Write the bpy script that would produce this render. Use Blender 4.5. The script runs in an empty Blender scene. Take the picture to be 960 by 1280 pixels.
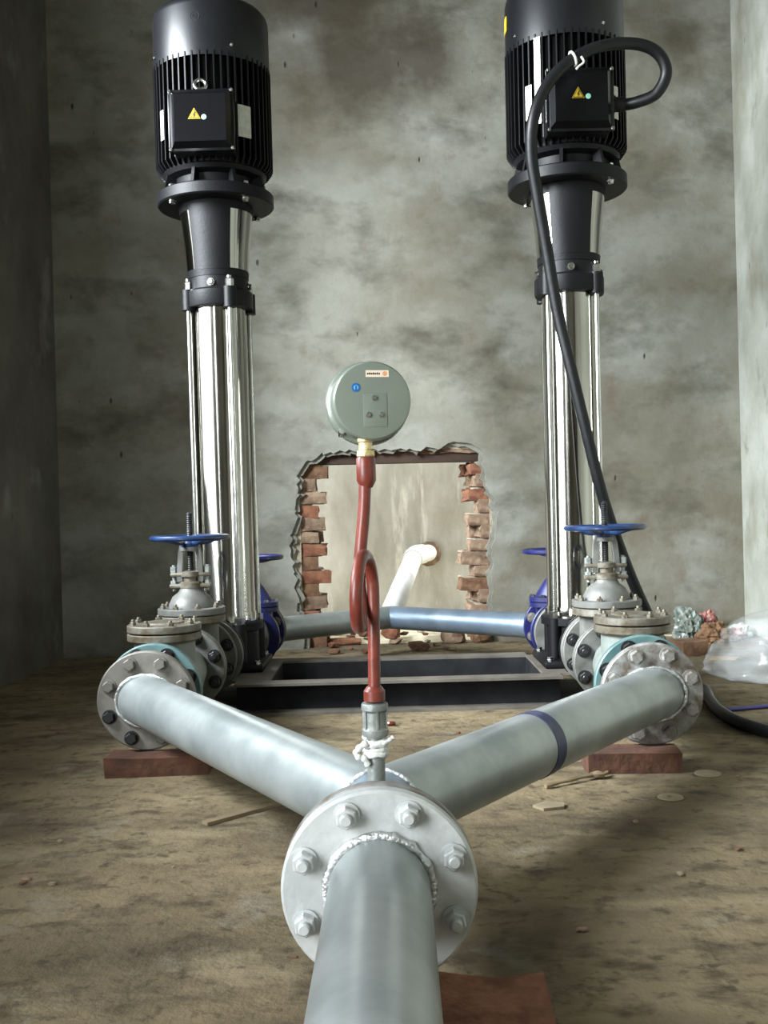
import bpy, bmesh, math, random
from mathutils import Vector, Matrix, noise
from mathutils.geometry import tessellate_polygon

R = math.radians
PI = math.pi
SC = bpy.context.scene
COL = SC.collection

# ------------------------------------------------------------------ camera
cam_d = bpy.data.cameras.new('camera')
cam = bpy.data.objects.new('camera', cam_d)
COL.objects.link(cam)
cam_d.sensor_fit = 'VERTICAL'
cam_d.sensor_height = 36.0
cam_d.lens = 1300 / 1280 * 36.0
cam_d.clip_start = 0.02
cam.matrix_world = (Matrix.Translation((0, 0, 0.58)) @ Matrix.Rotation(R(90 - 0.3), 4, 'X')
                    @ Matrix.Rotation(R(-1.5), 4, 'Z'))
SC.camera = cam

# ------------------------------------------------------------------ world, sun, daylight, exposure
W = bpy.data.worlds.new('sky')
SC.world = W
W.use_nodes = True
wn = W.node_tree.nodes
wn['Background'].inputs['Color'].default_value = (0.90, 0.95, 1.0, 1)
wn['Background'].inputs['Strength'].default_value = 5.0

def lamp(name, kind, loc, rot, energy, color, **kw):
    d = bpy.data.lights.new(name, kind)
    d.energy = energy
    d.color = color
    for k, v in kw.items():
        setattr(d, k, v)
    o = bpy.data.objects.new(name, d)
    o.location = loc
    o.rotation_euler = rot
    COL.objects.link(o)
    return o

sun_dir = Vector((0.62, 0.02, 0.80)).normalized()          # towards the sun
sun = lamp('sun', 'SUN', (3, 4, 6), (0, 0, 0), 3.4, (1.0, 0.94, 0.80), angle=R(1.0))
sun.rotation_euler = sun_dir.to_track_quat('Z', 'Y').to_euler()
# daylight of the sky falling through the window opening of the left wall
lamp('window_daylight', 'AREA', (-3.95, 0.85, 2.95), (0, R(-90 + 24), R(34)), 2100, (0.88, 0.95, 1.0),
     shape='RECTANGLE', size=2.2, size_y=2.4)
# daylight standing in the doorway of the left wall, beside the camera
lamp('door_daylight', 'AREA', (-1.72, -0.45, 1.05), (0, R(-90 + 8), R(34)), 120, (0.92, 0.97, 1.0),
     shape='RECTANGLE', size=1.9, size_y=1.0)

SC.view_settings.view_transform = 'Standard'
SC.view_settings.look = 'None'
SC.view_settings.gamma = 1.0
SC.view_settings.exposure = -0.15
SC.view_settings.use_curve_mapping = False

# ------------------------------------------------------------------ materials
MATS = {}

def srgb(r, g, b):
    def f(c):
        c /= 255.0
        return c / 12.92 if c <= 0.04045 else ((c + 0.055) / 1.055) ** 2.4
    return (f(r), f(g), f(b), 1)

def mat(name, c1, c2=None, scale=8.0, rough=0.5, metal=0.0, bump=0.0, bscale=None, detail=6,
        stretch=(1, 1, 1), lo=0.35, hi=0.65, rough2=None, coat=0.0, alpha=1.0, spec=None):
    m = bpy.data.materials.new(name)
    m.use_nodes = True
    nt = m.node_tree
    b = nt.nodes['Principled BSDF']
    b.inputs['Roughness'].default_value = rough
    b.inputs['Metallic'].default_value = metal
    b.inputs['Coat Weight'].default_value = coat
    b.inputs['Alpha'].default_value = alpha
    if spec is not None:
        b.inputs['Specular IOR Level'].default_value = spec
    if c2 is None:
        b.inputs['Base Color'].default_value = c1
    if c2 is not None or bump or rough2 is not None:
        tc = nt.nodes.new('ShaderNodeTexCoord')
        mp = nt.nodes.new('ShaderNodeMapping')
        mp.inputs['Scale'].default_value = stretch
        nt.links.new(tc.outputs['Object'], mp.inputs['Vector'])
        n = nt.nodes.new('ShaderNodeTexNoise')
        n.inputs['Scale'].default_value = scale
        n.inputs['Detail'].default_value = detail
        n.inputs['Roughness'].default_value = 0.6
        nt.links.new(mp.outputs['Vector'], n.inputs['Vector'])
        if c2 is not None:
            r = nt.nodes.new('ShaderNodeValToRGB')
            r.color_ramp.elements[0].position = lo
            r.color_ramp.elements[0].color = c1
            r.color_ramp.elements[1].position = hi
            r.color_ramp.elements[1].color = c2
            nt.links.new(n.outputs['Fac'], r.inputs['Fac'])
            nt.links.new(r.outputs['Color'], b.inputs['Base Color'])
        if rough2 is not None:
            mr = nt.nodes.new('ShaderNodeMapRange')
            mr.inputs['From Min'].default_value = 0.3
            mr.inputs['From Max'].default_value = 0.7
            mr.inputs['To Min'].default_value = rough
            mr.inputs['To Max'].default_value = rough2
            nt.links.new(n.outputs['Fac'], mr.inputs['Value'])
            nt.links.new(mr.outputs['Result'], b.inputs['Roughness'])
        if bump:
            n2 = nt.nodes.new('ShaderNodeTexNoise')
            n2.inputs['Scale'].default_value = bscale or scale * 4
            n2.inputs['Detail'].default_value = 5
            nt.links.new(tc.outputs['Object'], n2.inputs['Vector'])
            bp = nt.nodes.new('ShaderNodeBump')
            bp.inputs['Strength'].default_value = bump
            bp.inputs['Distance'].default_value = 0.004
            nt.links.new(n2.outputs['Fac'], bp.inputs['Height'])
            nt.links.new(bp.outputs['Normal'], b.inputs['Normal'])
    MATS[name] = m
    return m

def layered(name, base, stains, pits=0.0, bump=0.4, rough=0.9, blots=()):
    """plaster or concrete: a base colour pair and stain layers (colour, scale, lo, hi, amount, stretch)"""
    m = bpy.data.materials.new(name)
    m.use_nodes = True
    nt = m.node_tree
    L = nt.links
    b = nt.nodes['Principled BSDF']
    b.inputs['Roughness'].default_value = rough
    b.inputs['Specular IOR Level'].default_value = 0.25
    tc = nt.nodes.new('ShaderNodeTexCoord')

    def nz(scale, stretch=(1, 1, 1), detail=6, off=0.0, dist=0.0):
        mp = nt.nodes.new('ShaderNodeMapping')
        mp.inputs['Scale'].default_value = stretch
        mp.inputs['Location'].default_value = (off, off * 0.7, off * 1.3)
        L.new(tc.outputs['Object'], mp.inputs['Vector'])
        n = nt.nodes.new('ShaderNodeTexNoise')
        n.inputs['Scale'].default_value = scale
        n.inputs['Detail'].default_value = detail
        n.inputs['Roughness'].default_value = 0.6
        n.inputs['Distortion'].default_value = dist
        L.new(mp.outputs['Vector'], n.inputs['Vector'])
        return n.outputs['Fac']

    def mr(v, a, c, lo, hi):
        n = nt.nodes.new('ShaderNodeMapRange')
        n.inputs['From Min'].default_value = a
        n.inputs['From Max'].default_value = c
        n.inputs['To Min'].default_value = lo
        n.inputs['To Max'].default_value = hi
        L.new(v, n.inputs['Value'])
        return n.outputs['Result']

    def mix(f, a, c):
        n = nt.nodes.new('ShaderNodeMix')
        n.data_type = 'RGBA'
        L.new(f, n.inputs['Factor'])
        for sock, v in ((n.inputs[6], a), (n.inputs[7], c)):
            if isinstance(v, tuple):
                sock.default_value = v
            else:
                L.new(v, sock)
        return n.outputs[2]
    col = mix(mr(nz(3.5, off=3), 0.35, 0.65, 0, 1), base[0], base[1])
    for i, (c, s, lo, hi, amt, st) in enumerate(stains):
        col = mix(mr(nz(s, st, off=7.3 * (i + 1), dist=0.15), lo, hi, 0, amt), col, c)
    for (cx, cz, rx, rz, c, amt) in blots:                # single smudges on the wall; the high ones also paint in the dimmer light there
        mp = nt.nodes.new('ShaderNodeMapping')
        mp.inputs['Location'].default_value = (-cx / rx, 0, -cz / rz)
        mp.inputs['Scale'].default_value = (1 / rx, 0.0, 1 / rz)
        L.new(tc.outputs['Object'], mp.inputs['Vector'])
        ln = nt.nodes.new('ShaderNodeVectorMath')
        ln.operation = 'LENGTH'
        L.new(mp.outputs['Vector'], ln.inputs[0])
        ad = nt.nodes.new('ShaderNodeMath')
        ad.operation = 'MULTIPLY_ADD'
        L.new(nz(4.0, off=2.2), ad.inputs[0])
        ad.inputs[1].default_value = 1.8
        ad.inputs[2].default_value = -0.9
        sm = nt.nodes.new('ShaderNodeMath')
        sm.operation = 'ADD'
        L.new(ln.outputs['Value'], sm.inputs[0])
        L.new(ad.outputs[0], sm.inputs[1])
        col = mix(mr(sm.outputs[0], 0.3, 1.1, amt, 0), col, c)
    fine = nz(60, detail=8)
    col = mix(mr(fine, 0.62, 0.75, 0, 0.25), col, srgb(70, 66, 56))
    L.new(col, b.inputs['Base Color'])
    h = nz(22, detail=8, off=5)
    bp = nt.nodes.new('ShaderNodeBump')
    bp.inputs['Strength'].default_value = bump
    bp.inputs['Distance'].default_value = 0.01
    L.new(h, bp.inputs['Height'])
    last = bp
    if pits:
        v = nt.nodes.new('ShaderNodeTexVoronoi')
        v.inputs['Scale'].default_value = 14
        mpv = nt.nodes.new('ShaderNodeMapping')
        mpv.inputs['Scale'].default_value = (1.3, 1, 0.6)
        mpv.inputs['Rotation'].default_value = (0, 0.4, 0)
        L.new(tc.outputs['Object'], mpv.inputs['Vector'])
        L.new(mpv.outputs['Vector'], v.inputs['Vector'])
        p = mr(v.outputs['Distance'], 0.06, 0.13, 0, 1)
        # only some cells hold a pit
        wn_ = nt.nodes.new('ShaderNodeSeparateColor')
        L.new(v.outputs['Color'], wn_.inputs['Color'])
        keep = mr(wn_.outputs['Red'], 0.80, 0.82, 1, 0)
        mx = nt.nodes.new('ShaderNodeMath')
        mx.operation = 'MAXIMUM'
        L.new(p, mx.inputs[0])
        L.new(keep, mx.inputs[1])
        inv = mr(mx.outputs[0], 0, 1, pits, 0)
        col2 = mix(inv, col, srgb(52, 50, 44))
        L.new(col2, b.inputs['Base Color'])
        bp2 = nt.nodes.new('ShaderNodeBump')
        bp2.inputs['Strength'].default_value = 0.6
        bp2.inputs['Distance'].default_value = 0.01
        L.new(mx.outputs[0], bp2.inputs['Height'])
        L.new(bp.outputs['Normal'], bp2.inputs['Normal'])
        last = bp2
    L.new(last.outputs['Normal'], b.inputs['Normal'])
    MATS[name] = m
    return m

U = (1, 1, 1)
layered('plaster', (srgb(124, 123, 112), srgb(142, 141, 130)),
        [(srgb(102, 95, 79), 1.1, 0.44, 0.64, 0.75, (1, 1, 1.5)),
         (srgb(160, 162, 155), 2.2, 0.50, 0.68, 0.6, (0.8, 1, 1.2)),
         (srgb(78, 75, 64), 4.6, 0.50, 0.72, 0.85, (0.7, 1, 1.2)),
         (srgb(84, 80, 68), 10.0, 0.56, 0.80, 0.5, (0.8, 1, 1.1)),
         (srgb(104, 84, 68), 7.0, 0.60, 0.74, 0.45, U)], pits=0.8,
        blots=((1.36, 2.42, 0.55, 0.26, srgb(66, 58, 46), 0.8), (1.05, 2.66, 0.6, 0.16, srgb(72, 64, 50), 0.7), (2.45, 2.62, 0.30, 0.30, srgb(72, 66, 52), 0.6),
               (2.12, 0.36, 0.10, 0.08, srgb(84, 78, 66), 0.7), (2.08, -0.05, 0.10, 0.10, srgb(84, 78, 66), 0.5), (0.72, 1.18, 0.16, 0.06, srgb(80, 72, 62), 0.6)))
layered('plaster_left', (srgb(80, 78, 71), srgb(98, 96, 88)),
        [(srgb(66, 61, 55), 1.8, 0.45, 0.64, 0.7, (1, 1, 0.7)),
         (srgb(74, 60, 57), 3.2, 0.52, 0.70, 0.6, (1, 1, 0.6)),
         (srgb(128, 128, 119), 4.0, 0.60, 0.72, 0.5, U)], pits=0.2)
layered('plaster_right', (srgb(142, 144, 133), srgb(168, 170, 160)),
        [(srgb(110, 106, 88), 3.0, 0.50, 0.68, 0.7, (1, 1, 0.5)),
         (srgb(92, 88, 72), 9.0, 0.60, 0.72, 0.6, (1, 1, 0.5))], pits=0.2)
layered('plaster_rough', (srgb(112, 110, 100), srgb(140, 138, 127)),
        [(srgb(84, 78, 66), 8.0, 0.50, 0.70, 0.7, U)], bump=1.0)
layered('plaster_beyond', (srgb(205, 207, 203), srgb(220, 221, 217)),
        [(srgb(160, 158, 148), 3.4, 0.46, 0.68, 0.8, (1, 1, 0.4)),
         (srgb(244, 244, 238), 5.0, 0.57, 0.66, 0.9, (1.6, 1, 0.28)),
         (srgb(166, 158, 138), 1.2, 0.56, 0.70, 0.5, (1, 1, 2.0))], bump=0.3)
layered('dusty_floor', (srgb(104, 92, 70), srgb(126, 112, 87)),
        [(srgb(76, 66, 50), 2.0, 0.44, 0.64, 0.85, (1, 1.6, 1)),
         (srgb(140, 127, 101), 3.4, 0.54, 0.70, 0.7, (1, 1.8, 1)),
         (srgb(62, 53, 40), 12.0, 0.52, 0.68, 0.8, (1, 1.6, 1)),
         (srgb(52, 44, 33), 34.0, 0.56, 0.68, 0.7, U),
         (srgb(132, 127, 114), 6.0, 0.60, 0.72, 0.55, U)], bump=1.0)
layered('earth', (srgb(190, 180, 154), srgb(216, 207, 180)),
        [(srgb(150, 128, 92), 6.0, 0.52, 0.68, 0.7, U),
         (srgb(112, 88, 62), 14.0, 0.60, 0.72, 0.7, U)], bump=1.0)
mat('brick_red', srgb(96, 56, 40), srgb(142, 96, 70), 22, 0.92, bump=0.8, bscale=60)
mat('brick_pale', srgb(104, 80, 64), srgb(150, 128, 106), 22, 0.92, bump=0.8, bscale=60)
mat('brick_brown', srgb(82, 56, 40), srgb(122, 92, 66), 22, 0.92, bump=0.8, bscale=60)
mat('brick_support', srgb(60, 36, 25), srgb(90, 57, 39), 18, 0.92, bump=0.7, bscale=70)
mat('mortar', srgb(142, 132, 114), srgb(172, 162, 142), 20, 0.95, bump=0.9)
mat('lintel_wood', srgb(52, 38, 30), srgb(78, 58, 44), 10, 0.85, bump=0.5, stretch=(0.2, 1, 1))
mat('black_cast', srgb(7, 7, 9), srgb(12, 12, 14), 12, 0.5, bump=0.12, bscale=120, spec=0.2)
mat('black_cowl', srgb(11, 12, 15), srgb(15, 16, 19), 20, 0.33, bump=0.04, bscale=160)
mat('black_gloss', srgb(7, 7, 9), None, rough=0.25, spec=0.35)
mat('chrome', srgb(150, 147, 139), srgb(174, 172, 165), 14, 0.07, 1.0, stretch=(1, 1, 0.12), rough2=0.16)
mat('bright_steel', srgb(176, 176, 172), srgb(200, 200, 196), 30, 0.25, 1.0)
mat('dark_nut', srgb(34, 34, 36), srgb(50, 50, 50), 40, 0.4, 0.5)
mat('valve_grey', srgb(82, 82, 78), srgb(108, 108, 104), 18, 0.45, 0.25, bump=0.15, bscale=90, rough2=0.6)
mat('valve_body', srgb(100, 107, 103), srgb(128, 134, 129), 10, 0.45, 0.15, bump=0.2, bscale=80, rough2=0.6)
mat('valve_teal', srgb(70, 100, 101), srgb(98, 124, 123), 12, 0.4, 0.1, bump=0.1)
mat('bonnet_rust', srgb(76, 66, 48), srgb(116, 114, 105), 26, 0.5, 0.3, bump=0.3, bscale=60)
mat('flange_steel', srgb(92, 89, 81), srgb(122, 119, 111), 16, 0.5, 0.3, bump=0.2, bscale=80, rough2=0.65)
mat('flange_silver', srgb(92, 82, 70), srgb(150, 151, 149), 30, 0.5, 0.25, bump=0.35, bscale=90, rough2=0.65)
mat('flange_white', srgb(172, 176, 175), srgb(194, 197, 195), 16, 0.5, 0.2, bump=0.3, bscale=90)
mat('galvanised', srgb(136, 144, 144), srgb(166, 172, 171), 8, 0.33, 0.5, bump=0.05, bscale=60, rough2=0.42)
mat('galvanised_blue', srgb(112, 128, 144), srgb(134, 148, 162), 9, 0.34, 0.6, rough2=0.48)
mat('white_paint_pipe', srgb(226, 230, 230), srgb(238, 240, 240), 14, 0.45)
mat('weld', srgb(176, 178, 178), srgb(220, 222, 222), 120, 0.35, 0.8, bump=0.8, bscale=200)
mat('blue_wheel', srgb(12, 30, 60), srgb(22, 46, 82), 30, 0.34, coat=0.2)
mat('blue_valve', srgb(14, 16, 58), srgb(22, 26, 78), 20, 0.4, coat=0.1)
mat('stem_dark', srgb(38, 38, 40), srgb(60, 60, 60), 60, 0.4, 0.6)
mat('tape_navy', srgb(38, 42, 74), srgb(50, 54, 88), 30, 0.5)
mat('red_paint', srgb(96, 39, 30), srgb(122, 55, 42), 40, 0.38, bump=0.15, bscale=90, coat=0.1)
mat('gauge_grey', srgb(108, 117, 106), srgb(117, 126, 115), 6, 0.32, coat=0.3)
mat('brass', srgb(196, 168, 108), srgb(224, 206, 158), 60, 0.4, 0.6, bump=0.5, bscale=200)
mat('thread_tape', srgb(206, 208, 202), srgb(226, 228, 224), 40, 0.6, bump=0.6, bscale=120)
mat('zinc', srgb(116, 121, 118), srgb(146, 150, 146), 40, 0.5, 0.35, bump=0.3)
mat('steel_black_shaded', srgb(20, 21, 24), srgb(34, 35, 37), 10, 0.7, 0.0, bump=0.2, spec=0.15)  # channel web with its recess shade darkened into the colour; also the black emblem
mat('steel_edge_lit', srgb(72, 68, 61), srgb(100, 94, 84), 10, 0.7, 0.2, bump=0.2)  # flanges of the same channel, coloured lighter as edges catching light
mat('rubber', srgb(13, 14, 15), srgb(20, 21, 22), 16, 0.42, bump=0.1, spec=0.25)
mat('cable_tie', srgb(196, 196, 186), None, rough=0.5)
mat('yellow_print', srgb(196, 164, 26), None, rough=0.5)
mat('black_print', srgb(24, 22, 16), None, rough=0.5)
mat('mint_sticker', srgb(120, 186, 160), srgb(150, 206, 180), 300, 0.5)
mat('sticker_blue', srgb(30, 96, 160), None, rough=0.4)
mat('sticker_light', srgb(120, 180, 214), None, rough=0.4)
mat('sticker_cream', srgb(222, 206, 186), None, rough=0.5)
mat('sticker_orange', srgb(214, 150, 110), None, rough=0.5)
mat('nameplate', srgb(168, 168, 156), srgb(188, 188, 178), 60, 0.3, 0.5)
mat('cardboard', srgb(156, 124, 86), srgb(178, 146, 106), 12, 0.9)
mat('paper_brown', srgb(98, 70, 46), srgb(126, 96, 68), 14, 0.85)
mat('wrap_green', srgb(30, 58, 44), srgb(136, 138, 132), 26, 0.4)
mat('wrap_red', srgb(120, 56, 48), srgb(150, 104, 92), 20, 0.4)
mat('wrap_pink', srgb(176, 118, 116), srgb(214, 196, 194), 22, 0.4)
mat('wrap_white', srgb(176, 180, 182), srgb(214, 218, 218), 22, 0.35)
mat('wood_pale', srgb(100, 86, 64), srgb(124, 108, 82), 12, 0.85, stretch=(0.2, 1, 1))
mat('washer_paper', srgb(118, 106, 84), srgb(136, 124, 100), 20, 0.85)
mat('wire_blue', srgb(58, 54, 110), None, rough=0.5)
mat('plastic_film', srgb(224, 230, 232), srgb(238, 242, 244), 8, 0.10, alpha=0.26, bump=1.0, bscale=11)

# ------------------------------------------------------------------ mesh tools
class MB:
    def __init__(s):
        s.v, s.f, s.m = [], [], []

    def add(s, verts, faces, mi=0, M=None):
        o = len(s.v)
        for p in verts:
            p = Vector(p)
            s.v.append(M @ p if M else p)
        for f in faces:
            s.f.append(tuple(i + o for i in f))
            s.m.append(mi)

    def box(s, lo, hi, mi=0, M=None, bev=0.0):
        if bev:
            bm = bmesh.new()
            bmesh.ops.create_cube(bm, size=1.0)
            for v in bm.verts:
                v.co = Vector(((lo[i] + hi[i]) / 2 + v.co[i] * (hi[i] - lo[i]) for i in range(3)))
            bmesh.ops.bevel(bm, geom=bm.edges[:], offset=bev, segments=2, affect='EDGES', profile=0.5)
            bm.verts.index_update()
            s.add([v.co.copy() for v in bm.verts], [[v.index for v in f.verts] for f in bm.faces], mi, M)
            bm.free()
            return
        x0, y0, z0 = lo
        x1, y1, z1 = hi
        s.add([(x0, y0, z0), (x1, y0, z0), (x1, y1, z0), (x0, y1, z0), (x0, y0, z1), (x1, y0, z1), (x1, y1, z1), (x0, y1, z1)],
              [(0, 3, 2, 1), (4, 5, 6, 7), (0, 1, 5, 4), (1, 2, 6, 5), (2, 3, 7, 6), (3, 0, 4, 7)], mi, M)

    def lathe(s, prof, seg=40, M=None, mi=0, a0=0.0, a1=2 * PI):
        """profile of (radius, z) round the z axis; a full turn unless a0, a1 are given; open ends are capped"""
        full = abs(a1 - a0 - 2 * PI) < 1e-6
        n = seg if full else seg + 1
        vs, fs = [], []
        for (r, z) in prof:
            for k in range(n):
                a = a0 + (a1 - a0) * k / seg
                vs.append((r * math.cos(a), r * math.sin(a), z))
        for i in range(len(prof) - 1):
            for k in range(seg):
                k2 = (k + 1) % n
                fs.append((i * n + k, i * n + k2, (i + 1) * n + k2, (i + 1) * n + k))
        if full:
            if prof[0][0] > 1e-6:
                fs.append(tuple(reversed(range(n))))
            if prof[-1][0] > 1e-6:
                b = (len(prof) - 1) * n
                fs.append(tuple(range(b, b + n)))
        s.add(vs, fs, mi, M)

    def shell(s, prof, t, a0, a1, seg=16, M=None, mi=0):
        """part of a turned wall with thickness t inward"""
        n = seg + 1
        vs, fs = [], []
        for d in (0, t):
            for (r, z) in prof:
                for k in range(n):
                    a = a0 + (a1 - a0) * k / seg
                    vs.append(((r - d) * math.cos(a), (r - d) * math.sin(a), z))
        N = len(prof) * n
        m = len(prof)
        for i in range(m - 1):
            for k in range(seg):
                q = (i * n + k, i * n + k + 1, (i + 1) * n + k + 1, (i + 1) * n + k)
                fs.append(q)
                fs.append(tuple(N + j for j in reversed(q)))
            for k in (0, seg):
                q = (i * n + k, (i + 1) * n + k, N + (i + 1) * n + k, N + i * n + k)
                fs.append(q if k == 0 else tuple(reversed(q)))
        for i in (0, m - 1):
            for k in range(seg):
                q = (i * n + k + 1, i * n + k, N + i * n + k, N + i * n + k + 1)
                fs.append(q if i == 0 else tuple(reversed(q)))
        s.add(vs, fs, mi, M)

    def cyl(s, p0, p1, r, seg=20, mi=0, r1=None):
        p0, p1 = Vector(p0), Vector(p1)
        d = p1 - p0
        M = Matrix.Translation(p0) @ d.to_track_quat('Z', 'Y').to_matrix().to_4x4()
        s.lathe([(r, 0), (r if r1 is None else r1, d.length)], seg, M, mi)

    def tube(s, path, r, seg=12, mi=0, closed=False, rf=None):
        path = [Vector(p) for p in path]
        n = len(path)
        vs, fs = [], []
        ref = None
        for i, p in enumerate(path):
            a = path[(i - 1) % n] if closed or i else path[0]
            b = path[(i + 1) % n] if closed or i < n - 1 else path[-1]
            t = (b - a).normalized()
            if ref is None:
                ref = t.orthogonal().normalized()
            ref = (ref - t * ref.dot(t)).normalized()
            w = t.cross(ref)
            rr = r if rf is None else rf(i)
            for k in range(seg):
                ang = 2 * PI * k / seg
                vs.append(p + (ref * math.cos(ang) + w * math.sin(ang)) * rr)
        for i in range(n if closed else n - 1):
            for k in range(seg):
                j = (i + 1) % n
                fs.append((i * seg + k, i * seg + (k + 1) % seg, j * seg + (k + 1) % seg, j * seg + k))
        if not closed:
            fs.append(tuple(reversed(range(seg))))
            fs.append(tuple(range((n - 1) * seg, n * seg)))
        s.add(vs, fs, mi)

    def mitre(s, p0, n0, p1, n1, r, seg=48, mi=0, rin=None):
        """pipe between two points whose ends are cut by the planes (p, n)"""
        p0, p1, n0, n1 = Vector(p0), Vector(p1), Vector(n0), Vector(n1)
        d = (p1 - p0).normalized()
        q = d.to_track_quat('Z', 'Y').to_matrix()
        vs, fs = [], []
        for p, n in ((p0, n0), (p1, n1)):
            for k in range(seg):
                a = 2 * PI * k / seg
                o = q @ Vector((math.cos(a) * r, math.sin(a) * r, 0))
                c = p + o
                t = (p - c).dot(n) / d.dot(n)
                vs.append(c + d * t)
        for k in range(seg):
            k2 = (k + 1) % seg
            fs.append((k, k2, seg + k2, seg + k))
        fs.append(tuple(reversed(range(seg))))
        fs.append(tuple(range(seg, 2 * seg)))
        s.add(vs, fs, mi)
        return vs

    def mesh(s, name, mats, smooth=True, angle=35):
        me = bpy.data.meshes.new(name)
        me.from_pydata([tuple(p) for p in s.v], [], s.f)
        for m in (mats if isinstance(mats, (list, tuple)) else [mats]):
            me.materials.append(MATS[m])
        me.polygons.foreach_set('material_index', s.m)
        bm = bmesh.new()
        bm.from_mesh(me)
        bmesh.ops.recalc_face_normals(bm, faces=bm.faces[:])
        bm.to_mesh(me)
        bm.free()
        if smooth:
            me.polygons.foreach_set('use_smooth', [True] * len(me.polygons))
            me.set_sharp_from_angle(angle=R(angle))
        me.update()
        return me

    def build(s, name, mats, parent=None, loc=None, smooth=True, angle=35):
        return place(name, s.mesh(name, mats, smooth, angle), parent, loc)


def place(name, me, parent=None, loc=None, rot=None):
    o = bpy.data.objects.new(name, me)
    COL.objects.link(o)
    if parent is not None:
        o.parent = parent
        if loc is None:
            loc = (0, 0, -parent.get('_zb', 0.0)) if parent.type == 'EMPTY' else (0, 0, 0)
    if loc is not None:
        o.location = loc
    if rot is not None:
        o.rotation_euler = rot
    return o

ZB = {}

def thing(name, label, cat, loc, rotz=0.0, group=None):
    """an Empty at the thing's base; parts are written with z measured from the floor"""
    o = bpy.data.objects.new(name, None)
    COL.objects.link(o)
    o.empty_display_size = 0.05
    o.location = loc
    o.rotation_euler = (0, 0, rotz)
    o['label'] = label
    o['category'] = cat
    if group:
        o['group'] = group
    ZB[o.name] = loc[2]
    return o

def part(mb, name, mats, parent, smooth=True, angle=35):
    return mb.build(name, mats, parent, (0, 0, -ZB[parent.name]) if parent.name in ZB else (0, 0, 0), smooth, angle)

def tag(o, label, cat, group=None, kind=None):
    o['label'] = label
    o['category'] = cat
    if group:
        o['group'] = group
    if kind:
        o['kind'] = kind
    return o

def struct(o, label=None, cat=None):
    o['kind'] = 'structure'
    if label:
        o['label'] = label
        o['category'] = cat
    return o

MY = Matrix.Rotation(R(90), 4, 'X')            # lathe z axis -> -y axis
def axis_y(x, y, z):
    """matrix that turns a lathe profile along +y, starting at (x, y, z)"""
    return Matrix.Translation((x, y, z)) @ Matrix.Rotation(R(-90), 4, 'X')

def torus_pts(c, r, n=48, rot=None):
    return [Vector(c) + Vector((r * math.cos(2 * PI * k / n), r * math.sin(2 * PI * k / n), 0)) for k in range(n)]

def spline(pts, sub=8):
    pts = [Vector(p) for p in pts]
    out = []
    for i in range(len(pts) - 1):
        p0 = pts[max(i - 1, 0)]; p1 = pts[i]; p2 = pts[i + 1]; p3 = pts[min(i + 2, len(pts) - 1)]
        for k in range(sub):
            t = k / sub
            out.append(0.5 * ((2 * p1) + (-p0 + p2) * t + (2 * p0 - 5 * p1 + 4 * p2 - p3) * t * t + (-p0 + 3 * p1 - 3 * p2 + p3) * t ** 3))
    out.append(pts[-1])
    return out

# shared bolt meshes, built along +z with the seat at z = 0
def bolt_mesh(name, r, h, matn, washer=True, stub=0.0):
    b = MB()
    z = 0.0
    if washer:
        b.lathe([(r * 1.22, 0), (r * 1.22, 0.003)], 20)
        z = 0.003
    b.lathe([(r, z), (r, z + h * 0.85), (r * 0.86, z + h)], 6)
    if stub:
        b.lathe([(r * 0.55, z + h), (r * 0.55, z + h + stub), (r * 0.42, z + h + stub + 0.002)], 14)
    return b.mesh(name, matn, True, 30)

BOLT_SILVER = bolt_mesh('bolt_silver', 0.0145, 0.011, 'flange_silver')
BOLT_STEEL = bolt_mesh('bolt_steel', 0.0135, 0.010, 'flange_steel')
BOLT_BLACKED = bolt_mesh('bolt_blacked', 0.0135, 0.010, 'dark_nut')
BOLT_DARK = bolt_mesh('bolt_dark', 0.0150, 0.012, 'dark_nut', True, 0.006)
BOLT_WHITE = bolt_mesh('bolt_white', 0.0125, 0.012, 'flange_white', True, 0.007)
BOLT_SMALL = bolt_mesh('bolt_small', 0.0085, 0.008, 'bonnet_rust', False, 0.004)
BOLT_CHROME = bolt_mesh('bolt_chrome', 0.0095, 0.008, 'bright_steel', True)
BOLT_BLUE = bolt_mesh('bolt_blue', 0.0085, 0.008, 'bright_steel', False)
SCREW = bolt_mesh('screw', 0.0042, 0.004, 'bright_steel', True)

def ring_bolts(me, parent, c, R0, n, face, off=0.5, name='bolt'):
    """n bolts round the centre c of a flange; face: -1 heads towards -y, +1 towards +y, 'up'"""
    z0 = ZB.get(parent.name, 0.0)
    for k in range(n):
        a = 2 * PI * (k + off) / n
        if face == 'up':
            loc = (c[0] + R0 * math.cos(a), c[1] + R0 * math.sin(a), c[2] - z0)
            rot = (0, 0, a * 1.7)
        else:
            loc = (c[0] + R0 * math.cos(a), c[1], c[2] + R0 * math.sin(a) - z0)
            rot = (R(90) if face < 0 else R(-90), a * 1.3, 0)
        place(name, me, parent, loc, rot)

# ================================================================== THE SETTING
ROOM_H = 3.25
XL, XR = -1.31, 1.54
YF = -1.60
BL, BR = Vector((-1.31, 4.20, 0)), Vector((1.54, 4.47, 0))        # back wall face, left and right corner
AX = 0.155                                                        # height of the pipe axes

b = MB()
b.box((-2.2, -2.2, -0.12), (2.6, 4.60, 0.0))
fl = struct(b.build('floor', 'dusty_floor', smooth=False), 'dusty brown concrete floor with stains and debris', 'floor')
b = MB()
b.box((-2.2, -1.9, ROOM_H), (2.6, 4.8, ROOM_H + 0.12))
struct(b.build('ceiling', 'plaster', smooth=False))
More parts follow.
